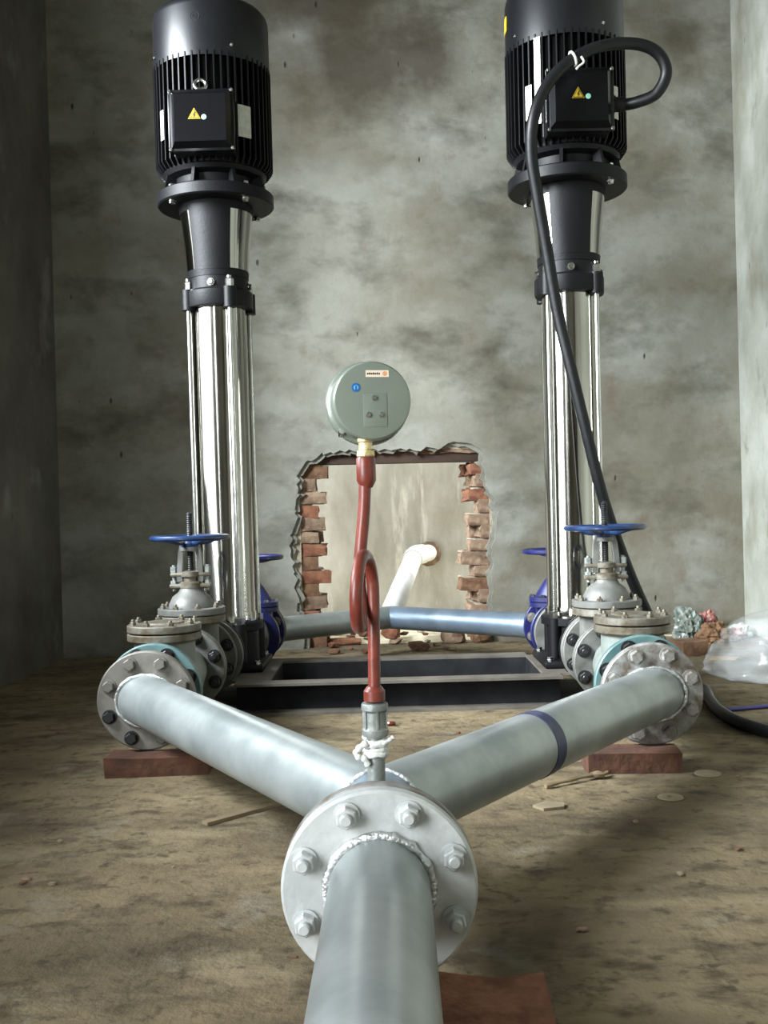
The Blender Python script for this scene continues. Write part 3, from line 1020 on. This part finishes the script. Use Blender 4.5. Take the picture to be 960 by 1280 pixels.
def resilient_valve(label, x, y, rz, L):
    t = thing('gate_valve', label, 'valve', (x, y, AX - 0.10), rz, 'blue gate valves')
    h = L / 2
    for sy in (-1, 1):
        b = MB()
        flange_y(b, -h if sy < 0 else h - 0.020, -h + 0.020 if sy < 0 else h, 0.104, bore=0.042)
        part(b, 'end_flange', 'blue_valve', t)
    b = MB()
    b.lathe([(0.052, -h + 0.018), (0.056, -h + 0.04), (0.064, 0), (0.056, h - 0.04), (0.052, h - 0.018)], 36, Matrix.Translation((0, 0, AX)) @ Matrix.Rotation(R(-90), 4, 'X'))
    Mo = Matrix.Scale(0.7, 4, (0, 1, 0))
    b.lathe([(0.070, AX), (0.072, 0.228), (0.094, 0.232), (0.094, 0.246), (0.09, 0.248)], 40, Mo)
    part(b, 'valve_body', 'blue_valve', t)
    b = MB()
    b.lathe([(0.090, 0.2485), (0.095, 0.250), (0.095, 0.264), (0.075, 0.267), (0.060, 0.290), (0.046, 0.312), (0.032, 0.330), (0.026, 0.338), (0.026, 0.362), (0.022, 0.366), (0.0, 0.367)], 40, Mo)
    part(b, 'bonnet', 'blue_valve', t)
    for sx in (-1, 1):
        place('bonnet_bolt', BOLT_BLUE, t, (sx * 0.084, 0, 0.265 - ZB[t.name]))
        place('bonnet_bolt', BOLT_BLUE, t, (sx * 0.055, -0.045, 0.265 - ZB[t.name]))
    b = MB()
    b.cyl((0, 0, 0.36), (0, 0, 0.425), 0.009, 12)
    part(b, 'stem', 'stem_dark', t)
    handwheel(t, 0.416, 0.115, 'blue_valve', 3, 0.012, 0.008)
    ring_bolts(BOLT_STEEL, t, (0, h - 0.0205, AX), 0.084, 8, -1, name='flange_nut')
    return t

LFX, LFY = -0.549, 2.35                     # face of the front left pipe flange
RFX, RFY = 0.576, 2.27
# left valve train turns slightly with the line towards its pump
la = 0.0
ra = math.atan2(0.027, 0.58)
def ltrain(s):
    return (LFX + math.sin(la) * s, LFY + math.cos(la) * s)
def rtrain(s_):
    return (RFX + math.sin(ra) * s_, RFY + math.cos(ra) * s_)
g_len, gap = 0.222, 0.050
end_l = PLY - LFY - 0.217
c_len = end_l - 0.022 - gap - g_len - 0.004
q = ltrain(0.022 + gap + c_len / 2)
check_valve('grey check valve with round bolted cover, behind left pipe flange', q[0], q[1], -la, c_len, gap)
q = ltrain(0.024 + gap + c_len + g_len / 2)
gate_valve('grey gate valve with blue handwheel in front of left pump', q[0], q[1], -la, g_len)
end_r = (PRY - RFY) / math.cos(ra) - 0.225
c_r = end_r - 0.022 - gap - g_len - 0.004
q = rtrain(0.027 + gap + c_r / 2)
check_valve('grey check valve with round bolted cover, behind right pipe flange', q[0], q[1], -ra, c_r, gap)
q = rtrain(0.029 + gap + c_r + g_len / 2)
gate_valve('grey gate valve with blue handwheel in front of right pump, beside cable', q[0], q[1], -ra, g_len)
# rear valves
BVL = 0.19
rl = (PLX + 0.030, PLY + 0.312)
rr = (PRX - 0.004, PRY + 0.312)
resilient_valve('blue gate valve behind the left pump', rl[0], rl[1], -la, BVL)
resilient_valve('blue gate valve behind the right pump', rr[0], rr[1], 0.0, BVL)

# ================================================================== PIPEWORK
def pipe_flange(t, x, y0, y1, r, m, rz=0.0, bore=0.05, z=AX):
    b = MB()
    n = y1 - y0
    b.lathe([(bore, 0), (r - 0.003, 0), (r, 0.003), (r, n - 0.003), (r - 0.003, n), (bore, n)], 64, Matrix.Translation((x, y0, z)) @ Matrix.Rotation(rz, 4, 'Z') @ Matrix.Rotation(R(-90), 4, 'X'))
    return part(b, 'flange', m, t)

def weld_ring(t, pts, r=0.0045, seed=0, closed=True):
    rg = random.Random(seed)
    b = MB()
    b.tube(pts, r, 8, 0, closed, rf=lambda i: r * (0.8 + 0.08 * math.sin(i * 2.1) + rg.uniform(-0.22, 0.22)))
    return part(b, 'weld_bead', 'weld', t, True, 60)

PR = 0.057
JX, JY = -0.016, 1.455
mf = thing('pipe_manifold', 'galvanised Y shaped pipe manifold joining both check valves at the front', 'pipe', (JX, JY, 0.0))
ox, oy = JX, JY                                     # local = world - (ox, oy)
Lp = Vector((LFX - ox, LFY - 0.001 - oy, AX))
Rp = Vector((RFX - ox, RFY - 0.001 - oy, AX))
J = Vector((0, 0, AX))
for k, (P, col) in enumerate(((Lp, 'galvanised'), (Rp, 'galvanised'))):
    b = MB()
    vs = b.mitre(P, (0, 1, 0), J, (1, 0, 0), PR)
    part(b, 'branch_pipe', col, mf)
    weld_ring(mf, [v * 1.0 + (v - P).normalized() * 0.002 + Vector((0, -0.003, 0)) for v in vs[:48]], 0.005, k)
b = MB()
b.cyl((0, 1.197 - oy, AX), (0, 0.03, AX), PR, 48)
part(b, 'stub_pipe', 'galvanised_blue', mf)
for k, P in enumerate((Lp, Rp)):                    # welds where the branches meet the stub
    dd = (P - J).normalized()
    n = (dd - Vector((0, -1, 0))).normalized()
    pts = []
    sgn = -1 if P.x < 0 else 1
    for i in range(25):
        a = R(-90 + 180 * i / 24)
        x, z = sgn * math.cos(a) * (PR + 0.001), math.sin(a) * (PR + 0.001)
        y = -(x * n.x) / n.y
        pts.append((x, y, AX + z))
    weld_ring(mf, pts, 0.0045, 7 + k, False)
pipe_flange(mf, Lp.x, Lp.y - 0.0, Lp.y + 0.022, 0.112, 'flange_steel')
pipe_flange(mf, Rp.x, Rp.y - 0.0, Rp.y + 0.022, 0.112, 'flange_silver')
ring_bolts(BOLT_STEEL, mf, (Lp.x, Lp.y, AX), 0.090, 8, -1)
for o_ in [c for c in mf.children if c.name.startswith('bolt') and c.location.x < Lp.x - 0.03 and c.location.z < AX + 0.02]:
    o_.data = BOLT_BLACKED                       # two weathered dark heads low on the left flange
ring_bolts(BOLT_SILVER, mf, (Rp.x, Rp.y, AX), 0.090, 8, -1)
pipe_flange(mf, 0, 1.1765 - oy, 1.198 - oy, 0.110, 'flange_silver')
b = MB()                                            # navy tape band round the right branch
dR = (J - Rp).normalized()
c0 = J + (Rp - J) * 0.45
b.mitre(c0 - dR * 0.016, dR, c0 + dR * 0.016, dR, PR + 0.0012)
part(b, 'tape_band', 'tape_navy', mf)

ip = thing('inlet_pipe', 'pale galvanised pipe with white flange running from the Y joint towards viewer', 'pipe', (JX, 0.30, 0.0))
b = MB()
b.mitre((-0.03, YF + 0.002 - 0.30, AX), (0, 1, 0), (0, 1.154 - 0.30, AX), (0, 1, 0), PR)
part(b, 'pipe', 'galvanised', ip)
pipe_flange(ip, 0, 1.153 - 0.30, 1.1745 - 0.30, 0.110, 'flange_white')
ring_bolts(BOLT_WHITE, ip, (0, 1.153 - 0.30, AX), 0.090, 8, -1)
weld_ring(ip, [(0.060 * math.cos(2 * PI * k / 48), 1.150 - 0.30, AX + 0.060 * math.sin(2 * PI * k / 48)) for k in range(48)], 0.0065, 3)

# rear suction pipes: two branches and a tee, white riser to the wall beyond
PR2 = 0.0445
TX, TY = 0.012, 4.06
rp_ = thing('pipe_manifold', 'rear galvanised suction pipe linking the two blue valves, with white riser', 'pipe', (TX, TY, 0.0))
A = Vector((rl[0] + 0.007 - TX, rl[1] + BVL / 2 + 0.024 - TY, AX - 0.008))
Bq = Vector((rr[0] - TX, rr[1] + BVL / 2 + 0.024 - TY, AX - 0.008))
T = Vector((0, 0, AX - 0.008))
for P, col in ((A, 'galvanised'), (Bq, 'galvanised_blue')):
    b = MB()
    b.mitre(P, (0, 1, 0), T, (1, 0, 0), PR2, 40)
    part(b, 'branch_pipe', col, rp_)
for P in (A, Bq):
    pipe_flange(rp_, P.x, P.y - 0.021, P.y, 0.100, 'flange_steel', bore=0.04)
E1 = Vector((0.143 - TX, 5.28 - TY, 0.318))
b = MB()
b.tube([T, T + (E1 - T) * 0.12, T + (E1 - T) * 0.5, T + (E1 - T) * 0.97], PR2, 24)
part(b, 'riser_pipe', 'white_paint_pipe', rp_)
b = MB()
d1 = (E1 - T).normalized()
el = spline([E1 - d1 * 0.06, E1 + d1 * 0.0, E1 + Vector((0.020, 0.055, 0.010)), E1 + Vector((0.050, 0.13, 0.010))], 8)
b.tube(el, PR2 + 0.006, 24)
b.tube([el[-1], E1 + Vector((0.075, 0.20, 0.010)), E1 + Vector((0.095, 0.268, 0.010))], PR2, 24)
part(b, 'elbow', 'white_paint_pipe', rp_)
b = MB()
b.lathe([(0.046, -0.02), (0.062, -0.018), (0.068, -0.004), (0.064, 0.0)], 11, Matrix.Translation(E1 + Vector((0.088, 0.252, 0.005))) @ Matrix.Rotation(R(-90), 4, 'X'))
part(b, 'mortar_collar', 'brick_pale', rp_, False)

# ================================================================== GAUGE AND SIPHON
GX, GY = -0.018, 1.30
sp = thing('gauge_siphon', 'rust red pigtail siphon tube on grey nipple above the Y joint', 'pipe', (GX, GY, AX + PR - 0.004))
b = MB()
b.cyl((0, 0, AX + PR - 0.003), (0, 0, 0.305), 0.0112, 20)
part(b, 'nipple', 'zinc', sp)
b = MB()
b.lathe([(0.011, 0.293), (0.0158, 0.294), (0.0168, 0.297), (0.0168, 0.302), (0.0145, 0.305), (0.0142, 0.324), (0.0168, 0.327), (0.0168, 0.333), (0.0158, 0.335), (0.010, 0.336)], 28)
for k in range(6):
    a = PI / 3 * k + 0.2 - PI / 2
    M = Matrix.Rotation(a, 4, 'Z')
    b.box((0.0135, -0.0012, 0.302), (0.0160, 0.0012, 0.328), 0, M)
part(b, 'socket', 'zinc', sp)
b = MB()                                               # ragged sealing tape wound on the thread
rt = random.Random(4)
hel = []
for k in range(64):
    a = 2 * PI * k / 14
    rr_ = 0.0125 + rt.uniform(-0.0012, 0.0022)
    hel.append((rr_ * math.cos(a), rr_ * math.sin(a), 0.268 + 0.024 * k / 63 + rt.uniform(-0.0015, 0.0015)))
b.tube(hel, 0.0032, 7, 0, False, rf=lambda i: rt.uniform(0.0022, 0.0042))
tape = [(-0.010, -0.012, 0.288), (-0.018, -0.013, 0.283), (-0.024, -0.012, 0.277), (-0.022, -0.013, 0.271), (-0.014, -0.013, 0.268), (-0.010, -0.012, 0.260)]
b.tube(spline(tape, 4), 0.004, 7, 0, False, rf=lambda i: 0.0028 + 0.0022 * abs(math.sin(i * 0.9)))
tape = [(0.008, -0.012, 0.286), (0.017, -0.011, 0.290), (0.022, -0.008, 0.293)]
b.tube(spline(tape, 4), 0.003, 7, 0, False, rf=lambda i: 0.0020 + 0.0014 * abs(math.sin(i * 1.1)))
part(b, 'thread_tape', 'thread_tape', sp, True, 50)
b = MB()
b.lathe([(0.010, 0.3365), (0.0135, 0.338), (0.0135, 0.350), (0.0105, 0.354), (0.009, 0.356)], 24)
part(b, 'collar', 'red_paint', sp)
# tube: up on the far side, over the top towards the viewer, down the near side, under and up again
pts = [(0, 0, 0.346), (0.001, 0, 0.40)]
LR, LC = 0.0435, 0.478
pts += [(0.002, 0, LC - 0.01)]
nst = 28
for i in range(1, nst):
    a = 2 * PI * i / nst
    xo = 0.002 - 0.016 * (i / nst) - 0.011 * math.sin(a / 2) ** 2
    pts.append((xo, -LR + LR * math.cos(a), LC + LR * math.sin(a)))
pts += [(-0.015, 0, LC + 0.012), (-0.012, 0, 0.53), (-0.007, 0, 0.575), (-0.004, 0, 0.622)]
b = MB()
b.tube(spline(pts, 3), 0.0078, 18)
part(b, 'coiled_tube', 'red_paint', sp)
b = MB()
b.lathe([(0.0075, 0.604), (0.0085, 0.606), (0.0122, 0.613), (0.0122, 0.640), (0.0112, 0.642), (0.0075, 0.642)], 28, Matrix.Translation((-0.003, 0, 0)))
part(b, 'upper_collar', 'red_paint', sp)

ga = thing('pressure_gauge', 'round grey-green pressure gauge seen from behind, atop the red siphon', 'gauge', (GX - 0.003, GY, 0.6425), R(10))
b = MB()
b.lathe([(0.0105, 0.6425), (0.0115, 0.644), (0.0108, 0.650), (0.0085, 0.652), (0.0085, 0.66), (0.010, 0.662), (0.010, 0.670)], 20)
part(b, 'threaded_shank', 'brass', ga)
GZ = 0.7115
b = MB()
Mg = axis_y(0.008, 0, GZ)
b.lathe([(0.0, -0.016), (0.0445, -0.016), (0.0470, -0.0152), (0.0486, -0.013), (0.0492, -0.010), (0.0492, 0.016), (0.0500, 0.0165), (0.0500, 0.0185), (0.0492, 0.019), (0.0525, 0.021), (0.0535, 0.024), (0.0535, 0.032), (0.050, 0.036), (0.046, 0.036)], 72, Mg)
case = part(b, 'case', 'gauge_grey', ga)
b = MB()
b.lathe([(0.0, 0.0355), (0.047, 0.0355), (0.047, 0.037), (0.0, 0.037)], 48, Mg)
part(b, 'dial_glass', 'flange_white', ga)
b = MB()
b.box((-0.004, -0.0168, GZ - 0.033), (0.026, -0.0150, GZ + 0.009), bev=0.0008)
b.build('back_plate', 'gauge_grey', case, (0, 0, 0))
for sx, sz in ((0.010, 0.003), (0.002, -0.018), (0.0185, -0.018)):
    b = MB()
    b.lathe([(0.0034, 0), (0.0034, 0.0012), (0.0024, 0.0026)], 16, Matrix.Translation((sx, -0.0167, GZ + sz)) @ Matrix.Rotation(R(90), 4, 'X'))
    b.build('screw', 'bright_steel', case, (0, 0, 0))
b = MB()                                                # blue round sticker with pale mark
Ms = Matrix.Translation((-0.0125, -0.0160, GZ + 0.016)) @ Matrix.Rotation(R(90), 4, 'X')
b.lathe([(0.0055, 0), (0.0055, 0.0005)], 28, Ms, 0)
b.lathe([(0.0030, 0.0005), (0.0030, 0.0008)], 20, Ms, 1)
b.box((-0.0012, -0.003, 0.0008), (0.0012, 0.0022, 0.0010), 0, Ms)
b.build('round_sticker', ['sticker_blue', 'sticker_light'], case, (0, 0, 0))
b = MB()                                                # cream sticker with a worn printed line
Ms = Matrix.Translation((0.0145, -0.0160, GZ + 0.033)) @ Matrix.Rotation(R(90), 4, 'X')
b.box((-0.0145, -0.0042, 0), (0.0145, 0.0042, 0.0005), 0, Ms)
for k in range(7):
    x = -0.0128 + k * 0.0024
    b.box((x, -0.0012, 0.0005), (x + 0.0017, 0.0010 + 0.0004 * (k % 2), 0.0007), 2, Ms)
b.lathe([(0.0030, 0.0005), (0.0030, 0.0007)], 16, Ms @ Matrix.Translation((0.0095, 0, 0)), 1)
b.build('sticker', ['sticker_cream', 'sticker_orange', 'black_print'], case, (0, 0, 0))
b = MB()                                                # small clamp screw low on the bezel
Mk = Matrix.Translation((0.008 - 0.036, 0.022, GZ - 0.040)) @ Matrix.Rotation(R(70), 4, 'X')
b.lathe([(0.003, 0), (0.003, 0.010), (0.0042, 0.010), (0.0042, 0.014)], 14, Mk)
b.build('clamp_screw', 'bright_steel', case, (0, 0, 0))

# ================================================================== CABLES
cab = thing('power_cable', 'thick black power cable looping from the right motor down to the floor', 'cable', (0.80, 3.0, 0.0))
pts = [(0.716, 2.99, 1.714), (0.753, 2.965, 1.712), (0.800, 2.94, 1.726), (0.823, 2.92, 1.776), (0.797, 2.91, 1.826), (0.735, 2.90, 1.848), (0.641, 2.885, 1.839),
       (0.550, 2.875, 1.798), (0.481, 2.87, 1.730), (0.441, 2.87, 1.641), (0.435, 2.89, 1.549), (0.451, 2.91, 1.444), (0.478, 2.935, 1.295), (0.507, 2.95, 1.116),
       (0.543, 2.95, 0.946), (0.588, 2.955, 0.740), (0.632, 2.975, 0.571), (0.700, 3.02, 0.390), (0.765, 3.06, 0.250), (0.84, 3.12, 0.12), (0.90, 3.13, 0.036), (0.925, 3.04, 0.018),
       (0.895, 2.90, 0.017), (0.873, 2.76, 0.017), (0.873, 2.62, 0.017), (0.905, 2.49, 0.017), (0.98, 2.34, 0.017), (1.10, 2.2, 0.017)]
b = MB()
b.tube(spline([Vector(p) - Vector((0.80, 3.0, 0)) for p in pts], 8), 0.0165, 16)
part(b, 'sheath', 'rubber', cab)
b = MB()
c = Vector((0.553, 2.874, 1.800)) - Vector((0.80, 3.0, 0))
tdir = Vector((0.091, 0.01, 0.041)).normalized()
qq = tdir.to_track_quat('Z', 'Y').to_matrix()
b.tube([c + qq @ Vector((0.019 * math.cos(2 * PI * k / 24), 0.019 * math.sin(2 * PI * k / 24), 0)) for k in range(24)], 0.0035, 8, 0, True)
b.tube(spline([c + Vector((0.02, -0.018, -0.002)), c + Vector((0.026, -0.022, -0.018)), c + Vector((0.012, -0.024, -0.030)), c + Vector((0.004, -0.024, -0.038))], 5), 0.003, 8)
part(b, 'cable_tie', 'cable_tie', cab)

b = MB()
b.tube(spline([(0.915, 2.815, 0.006), (0.95, 2.82, 0.006), (1.05, 2.85, 0.006), (1.2, 2.9, 0.006), (1.42, 2.93, 0.006)], 8), 0.0055, 8)
tag(b.build('thin_wire', 'wire_blue'), 'thin violet-blue wire on floor behind thick black cable', 'wire')

# ================================================================== BRICK SUPPORTS
def loose_brick(name, label, loc, rot, m, size=(0.215, 0.105, 0.048), seed=0, cat='brick', group=None, rough=0.005):
    o = place(name, brick_mesh(name, *size, m, seed, rough), None, loc, rot)
    tag(o, label, cat, group)
    return o
loose_brick('support_brick', 'red-brown brick under the left front flange', (-0.516, 2.325, 0.0215), (0, 0, R(3)), 'brick_support', (0.225, 0.09, 0.042), 1)
loose_brick('support_brick', 'red-brown brick under the right front flange', (0.520, 2.245, 0.0215), (0, 0, R(-3)), 'brick_support', (0.200, 0.09, 0.042), 2)
loose_brick('support_brick', 'orange brick lying beside the inlet pipe in the foreground', (0.100, 1.06, 0.0255), (0, 0, R(-4)), 'brick_red', (0.12, 0.22, 0.05), 3)
loose_brick('support_brick', 'dark brick wedged under the inlet pipe near the front', (-0.025, 1.055, 0.040), (0, 0, R(90)), 'brick_brown', (0.20, 0.09, 0.070), 4)

# ================================================================== FLOOR THINGS
def chunk(name, label, loc, size, m, seed, rotz=0.0, cat='rubble', group=None, sub=2, amp=0.55):
    bm = bmesh.new()
    bmesh.ops.create_icosphere(bm, subdivisions=sub, radius=1.0)
    for v in bm.verts:
        k = 1.0 + noise.noise(v.co * 1.5 + Vector((seed * 5.3, seed * 1.7, 0))) * amp
        p = v.co * k
        p = Vector((max(-0.78, min(0.78, p.x)), max(-0.78, min(0.78, p.y)), max(-0.72, min(0.75, p.z))))
        v.co = Vector((p.x * size[0] / 1.56, p.y * size[1] / 1.56, (p.z + 0.72) * size[2] / 1.47))
    me = bpy.data.meshes.new(name)
    bm.to_mesh(me)
    bm.free()
    me.materials.append(MATS[m])
    o = place(name, me, None, loc, (0, 0, rotz))
    tag(o, label, cat, group)
    return o

g = 'broken bricks in the wall opening'
rub = [(-0.19, 4.40, 0.16, 0.07, 0.030, 'brick_red', 'long flat red brick piece at left of wall opening'),
       (-0.090, 4.50, 0.08, 0.07, 0.040, 'brick_brown', 'brown brick lump behind the red siphon tube in wall opening'),
       (0.015, 4.42, 0.12, 0.07, 0.050, 'brick_red', 'orange brick lump in the middle of wall opening'),
       (0.125, 4.16, 0.085, 0.06, 0.036, 'brick_brown', 'dark brown brick lump on floor before the wall opening'),
       (0.275, 4.37, 0.10, 0.08, 0.055, 'brick_pale', 'pale brick lump at right of wall opening'),
       (0.385, 4.36, 0.07, 0.08, 0.060, 'brick_brown', 'brown brick heap against right jamb of wall opening')]
for i, (x, y, sx, sy, sz, m, lb) in enumerate(rub):
    chunk('brick_rubble', lb, (x, y, 0.0 if y < 4.41 else 0.02), (sx, sy, sz), m, i + 1, i * 0.7, 'rubble', g)
rg = random.Random(11)
for i in range(26):
    x = rg.uniform(-0.28, 0.40)
    y = rg.uniform(4.08, 4.75)
    s = rg.uniform(0.018, 0.045)
    chunk('rubble_chip', 'small broken brick chip lying in or just before the wall opening', (x, y, 0.0 if y < 4.42 else 0.018), (s * 1.3, s, s * 0.6),
          ['brick_red', 'brick_pale', 'brick_brown', 'mortar'][i % 4], 20 + i, i, 'rubble', 'rubble chips at the wall opening', 1)
for i in range(28):
    x = rg.uniform(-1.0, 0.95)
    y = rg.uniform(1.25, 2.75)
    if abs(x) < 0.09 + max(0, y - 1.3) * 0.62 and y < 2.4 and abs(x) > max(0, (y - 1.5)) * 0.45 - 0.05:
        y = rg.uniform(2.5, 2.8) if abs(x) < 0.42 else y
    if 0.42 < abs(x) < 0.70 and y > 2.1:
        y = rg.uniform(1.5, 2.0)
    s = rg.uniform(0.005, 0.011)
    chunk('floor_crumb', 'tiny mortar crumb on the dusty floor', (x, y, 0.0), (s * 1.4, s, s * 0.5), ['brick_pale', 'brick_brown', 'washer_paper'][i % 3], 60 + i, i, 'debris', 'crumbs on the floor', 1)

loose_brick('loose_brick', 'orange brick on floor in front of the litter heap', (1.125, 3.88, 0.026), (0, 0, R(14)), 'brick_brown', (0.10, 0.10, 0.05), 9)

def crumple(name, label, loc, size, m, seed, cat):
    bm = bmesh.new()
    bmesh.ops.create_icosphere(bm, subdivisions=4, radius=1.0)
    for v in bm.verts:
        n1 = noise.noise(v.co * 1.7 + Vector((seed * 3, 0, seed)))
        n2 = 1 - abs(noise.noise(v.co * 3.8 + Vector((0, seed * 2, 1)))) * 2
        k = 0.8 + 0.45 * n1 + 0.28 * n2
        p = v.co * k
        v.co = Vector((p.x * size[0] / 2, p.y * size[1] / 2, max(-0.45, p.z + 0.0) * size[2] / 1.5 + size[2] * 0.3))
    me = bpy.data.meshes.new(name)
    bm.to_mesh(me)
    bm.free()
    me.materials.append(MATS[m])
    return tag(place(name, me, None, loc), label, cat, 'litter by the back wall')
crumple('food_wrapper', 'crumpled green and white wrapper atop the litter heap', (1.245, 4.28, 0.0), (0.13, 0.11, 0.125), 'wrap_green', 1, 'wrapper')
crumple('food_wrapper', 'crumpled dark red wrapper at the back of the litter heap', (1.34, 4.375, 0.0), (0.12, 0.08, 0.105), 'wrap_red', 2, 'wrapper')
crumple('paper_bag', 'crumpled brown paper bag in the middle of the litter heap', (1.305, 4.165, 0.0), (0.13, 0.10, 0.085), 'paper_brown', 3, 'bag')
crumple('food_wrapper', 'crumpled pink wrapper lying right of the brown paper bag', (1.41, 4.23, 0.0), (0.085, 0.08, 0.055), 'wrap_pink', 4, 'wrapper')
crumple('plastic_bag', 'crumpled white plastic bag at right end of litter heap', (1.475, 4.33, 0.0), (0.085, 0.08, 0.055), 'wrap_white', 5, 'bag')

# clear plastic bundle by the right wall
bm = bmesh.new()
bmesh.ops.create_icosphere(bm, subdivisions=5, radius=1.0)
for v in bm.verts:
    n1 = noise.noise(v.co * 1.3 + Vector((4, 2, 0)))
    n2 = 1 - abs(noise.noise(Vector((v.co.x * 2.0, v.co.y * 2.0, v.co.z * 5)) + Vector((1, 9, 1)))) * 2
    k = 1 + 0.12 * n1 + 0.10 * n2
    p = v.co * k
    z = max(-0.05, p.z)
    v.co = Vector((p.x * 0.215, p.y * 0.24, z * 0.185 + 0.010))
me = bpy.data.meshes.new('plastic_bundle')
bm.to_mesh(me)
bm.free()
me.materials.append(MATS['plastic_film'])
me.polygons.foreach_set('use_smooth', [True] * len(me.polygons))
o = place('plastic_bundle', me, None, (1.285, 3.42, 0.0))
tag(o, 'bundle wrapped in clear plastic film on floor by right wall', 'plastic sheet')

# flat litter
def flat(name, label, pts, z, h, m, cat, group=None):
    n = len(pts)
    b = MB()
    b.add([(x, y, z) for x, y in pts] + [(x, y, z + h) for x, y in pts],
          [tuple(reversed(range(n))), tuple(range(n, 2 * n))] + [(i, (i + 1) % n, n + (i + 1) % n, n + i) for i in range(n)])
    return tag(b.build(name, m, smooth=False), label, cat, group)
flat('wood_strip', 'thin pale wood strip on floor below the left branch pipe', [(-0.352, 1.925), (-0.340, 1.912), (-0.20, 2.045), (-0.215, 2.056)], 0.0005, 0.006, 'wood_pale', 'wood strip')
b = MB()
b.tube(spline([(0.312, 2.10, 0.006), (0.36, 2.13, 0.008), (0.41, 2.16, 0.009), (0.455, 2.185, 0.008)], 5), 0.005, 6, rf=lambda i: 0.0045 + 0.0012 * math.sin(i * 1.3))
b.lathe([(0.0, 0.0), (0.016, 0.004), (0.018, 0.010), (0.0, 0.016)], 10, Matrix.Translation((0.432, 2.168, 0.002)) @ Matrix.Scale(0.6, 4, (0, 1, 0)))
tag(b.build('dry_stick', 'wood_pale'), 'dry twig with pale scrap on floor beside right support brick', 'stick')
b = MB()
b.lathe([(0.006, 0.0005), (0.024, 0.0005), (0.025, 0.002), (0.024, 0.0035), (0.006, 0.0035), (0.006, 0.0005)], 28, Matrix.Translation((0.541, 2.014, 0)))
tag(b.build('paper_washer', 'washer_paper'), 'pale paper washer on floor, nearest of the two', 'washer', 'paper washers')
b = MB()
b.lathe([(0.004, 0.0005), (0.027, 0.0005), (0.028, 0.002), (0.027, 0.0035), (0.022, 0.0025), (0.004, 0.0022)], 28, Matrix.Translation((0.665, 2.18, 0)))
tag(b.build('paper_washer', 'washer_paper'), 'thin ring washer on floor right of the support brick', 'washer', 'paper washers')
flat('mortar_flake', 'flat pale mortar flake on floor below the right branch pipe', [(0.268, 1.975), (0.285, 1.95), (0.325, 1.96), (0.330, 1.985), (0.295, 1.998)], 0.0005, 0.005, 'washer_paper', 'flake')
flat('cardboard_piece', 'small cardboard piece on floor near the litter heap', [(1.15, 3.72), (1.24, 3.70), (1.27, 3.75), (1.18, 3.78)], 0.0005, 0.004, 'cardboard', 'cardboard')
b = MB()
b.lathe([(0.0, 0.0), (0.030, 0.002), (0.038, 0.012), (0.034, 0.024), (0.020, 0.032), (0.0, 0.034)], 20, Matrix.Translation((-0.150, 1.075, 0.0)) @ Matrix.Scale(0.7, 4, (0, 1, 0)))
tag(b.build('rubber_lump', 'rubber'), 'dark rubber lump on floor left of the inlet pipe', 'debris')
b = MB()
b.tube(spline([(-0.02, 2.76, 0.004), (0.0, 2.745, 0.007), (0.012, 2.755, 0.004)], 4), 0.006, 8)
tag(b.build('red_scrap', 'red_paint'), 'small red scrap on floor before the base frame', 'debris')
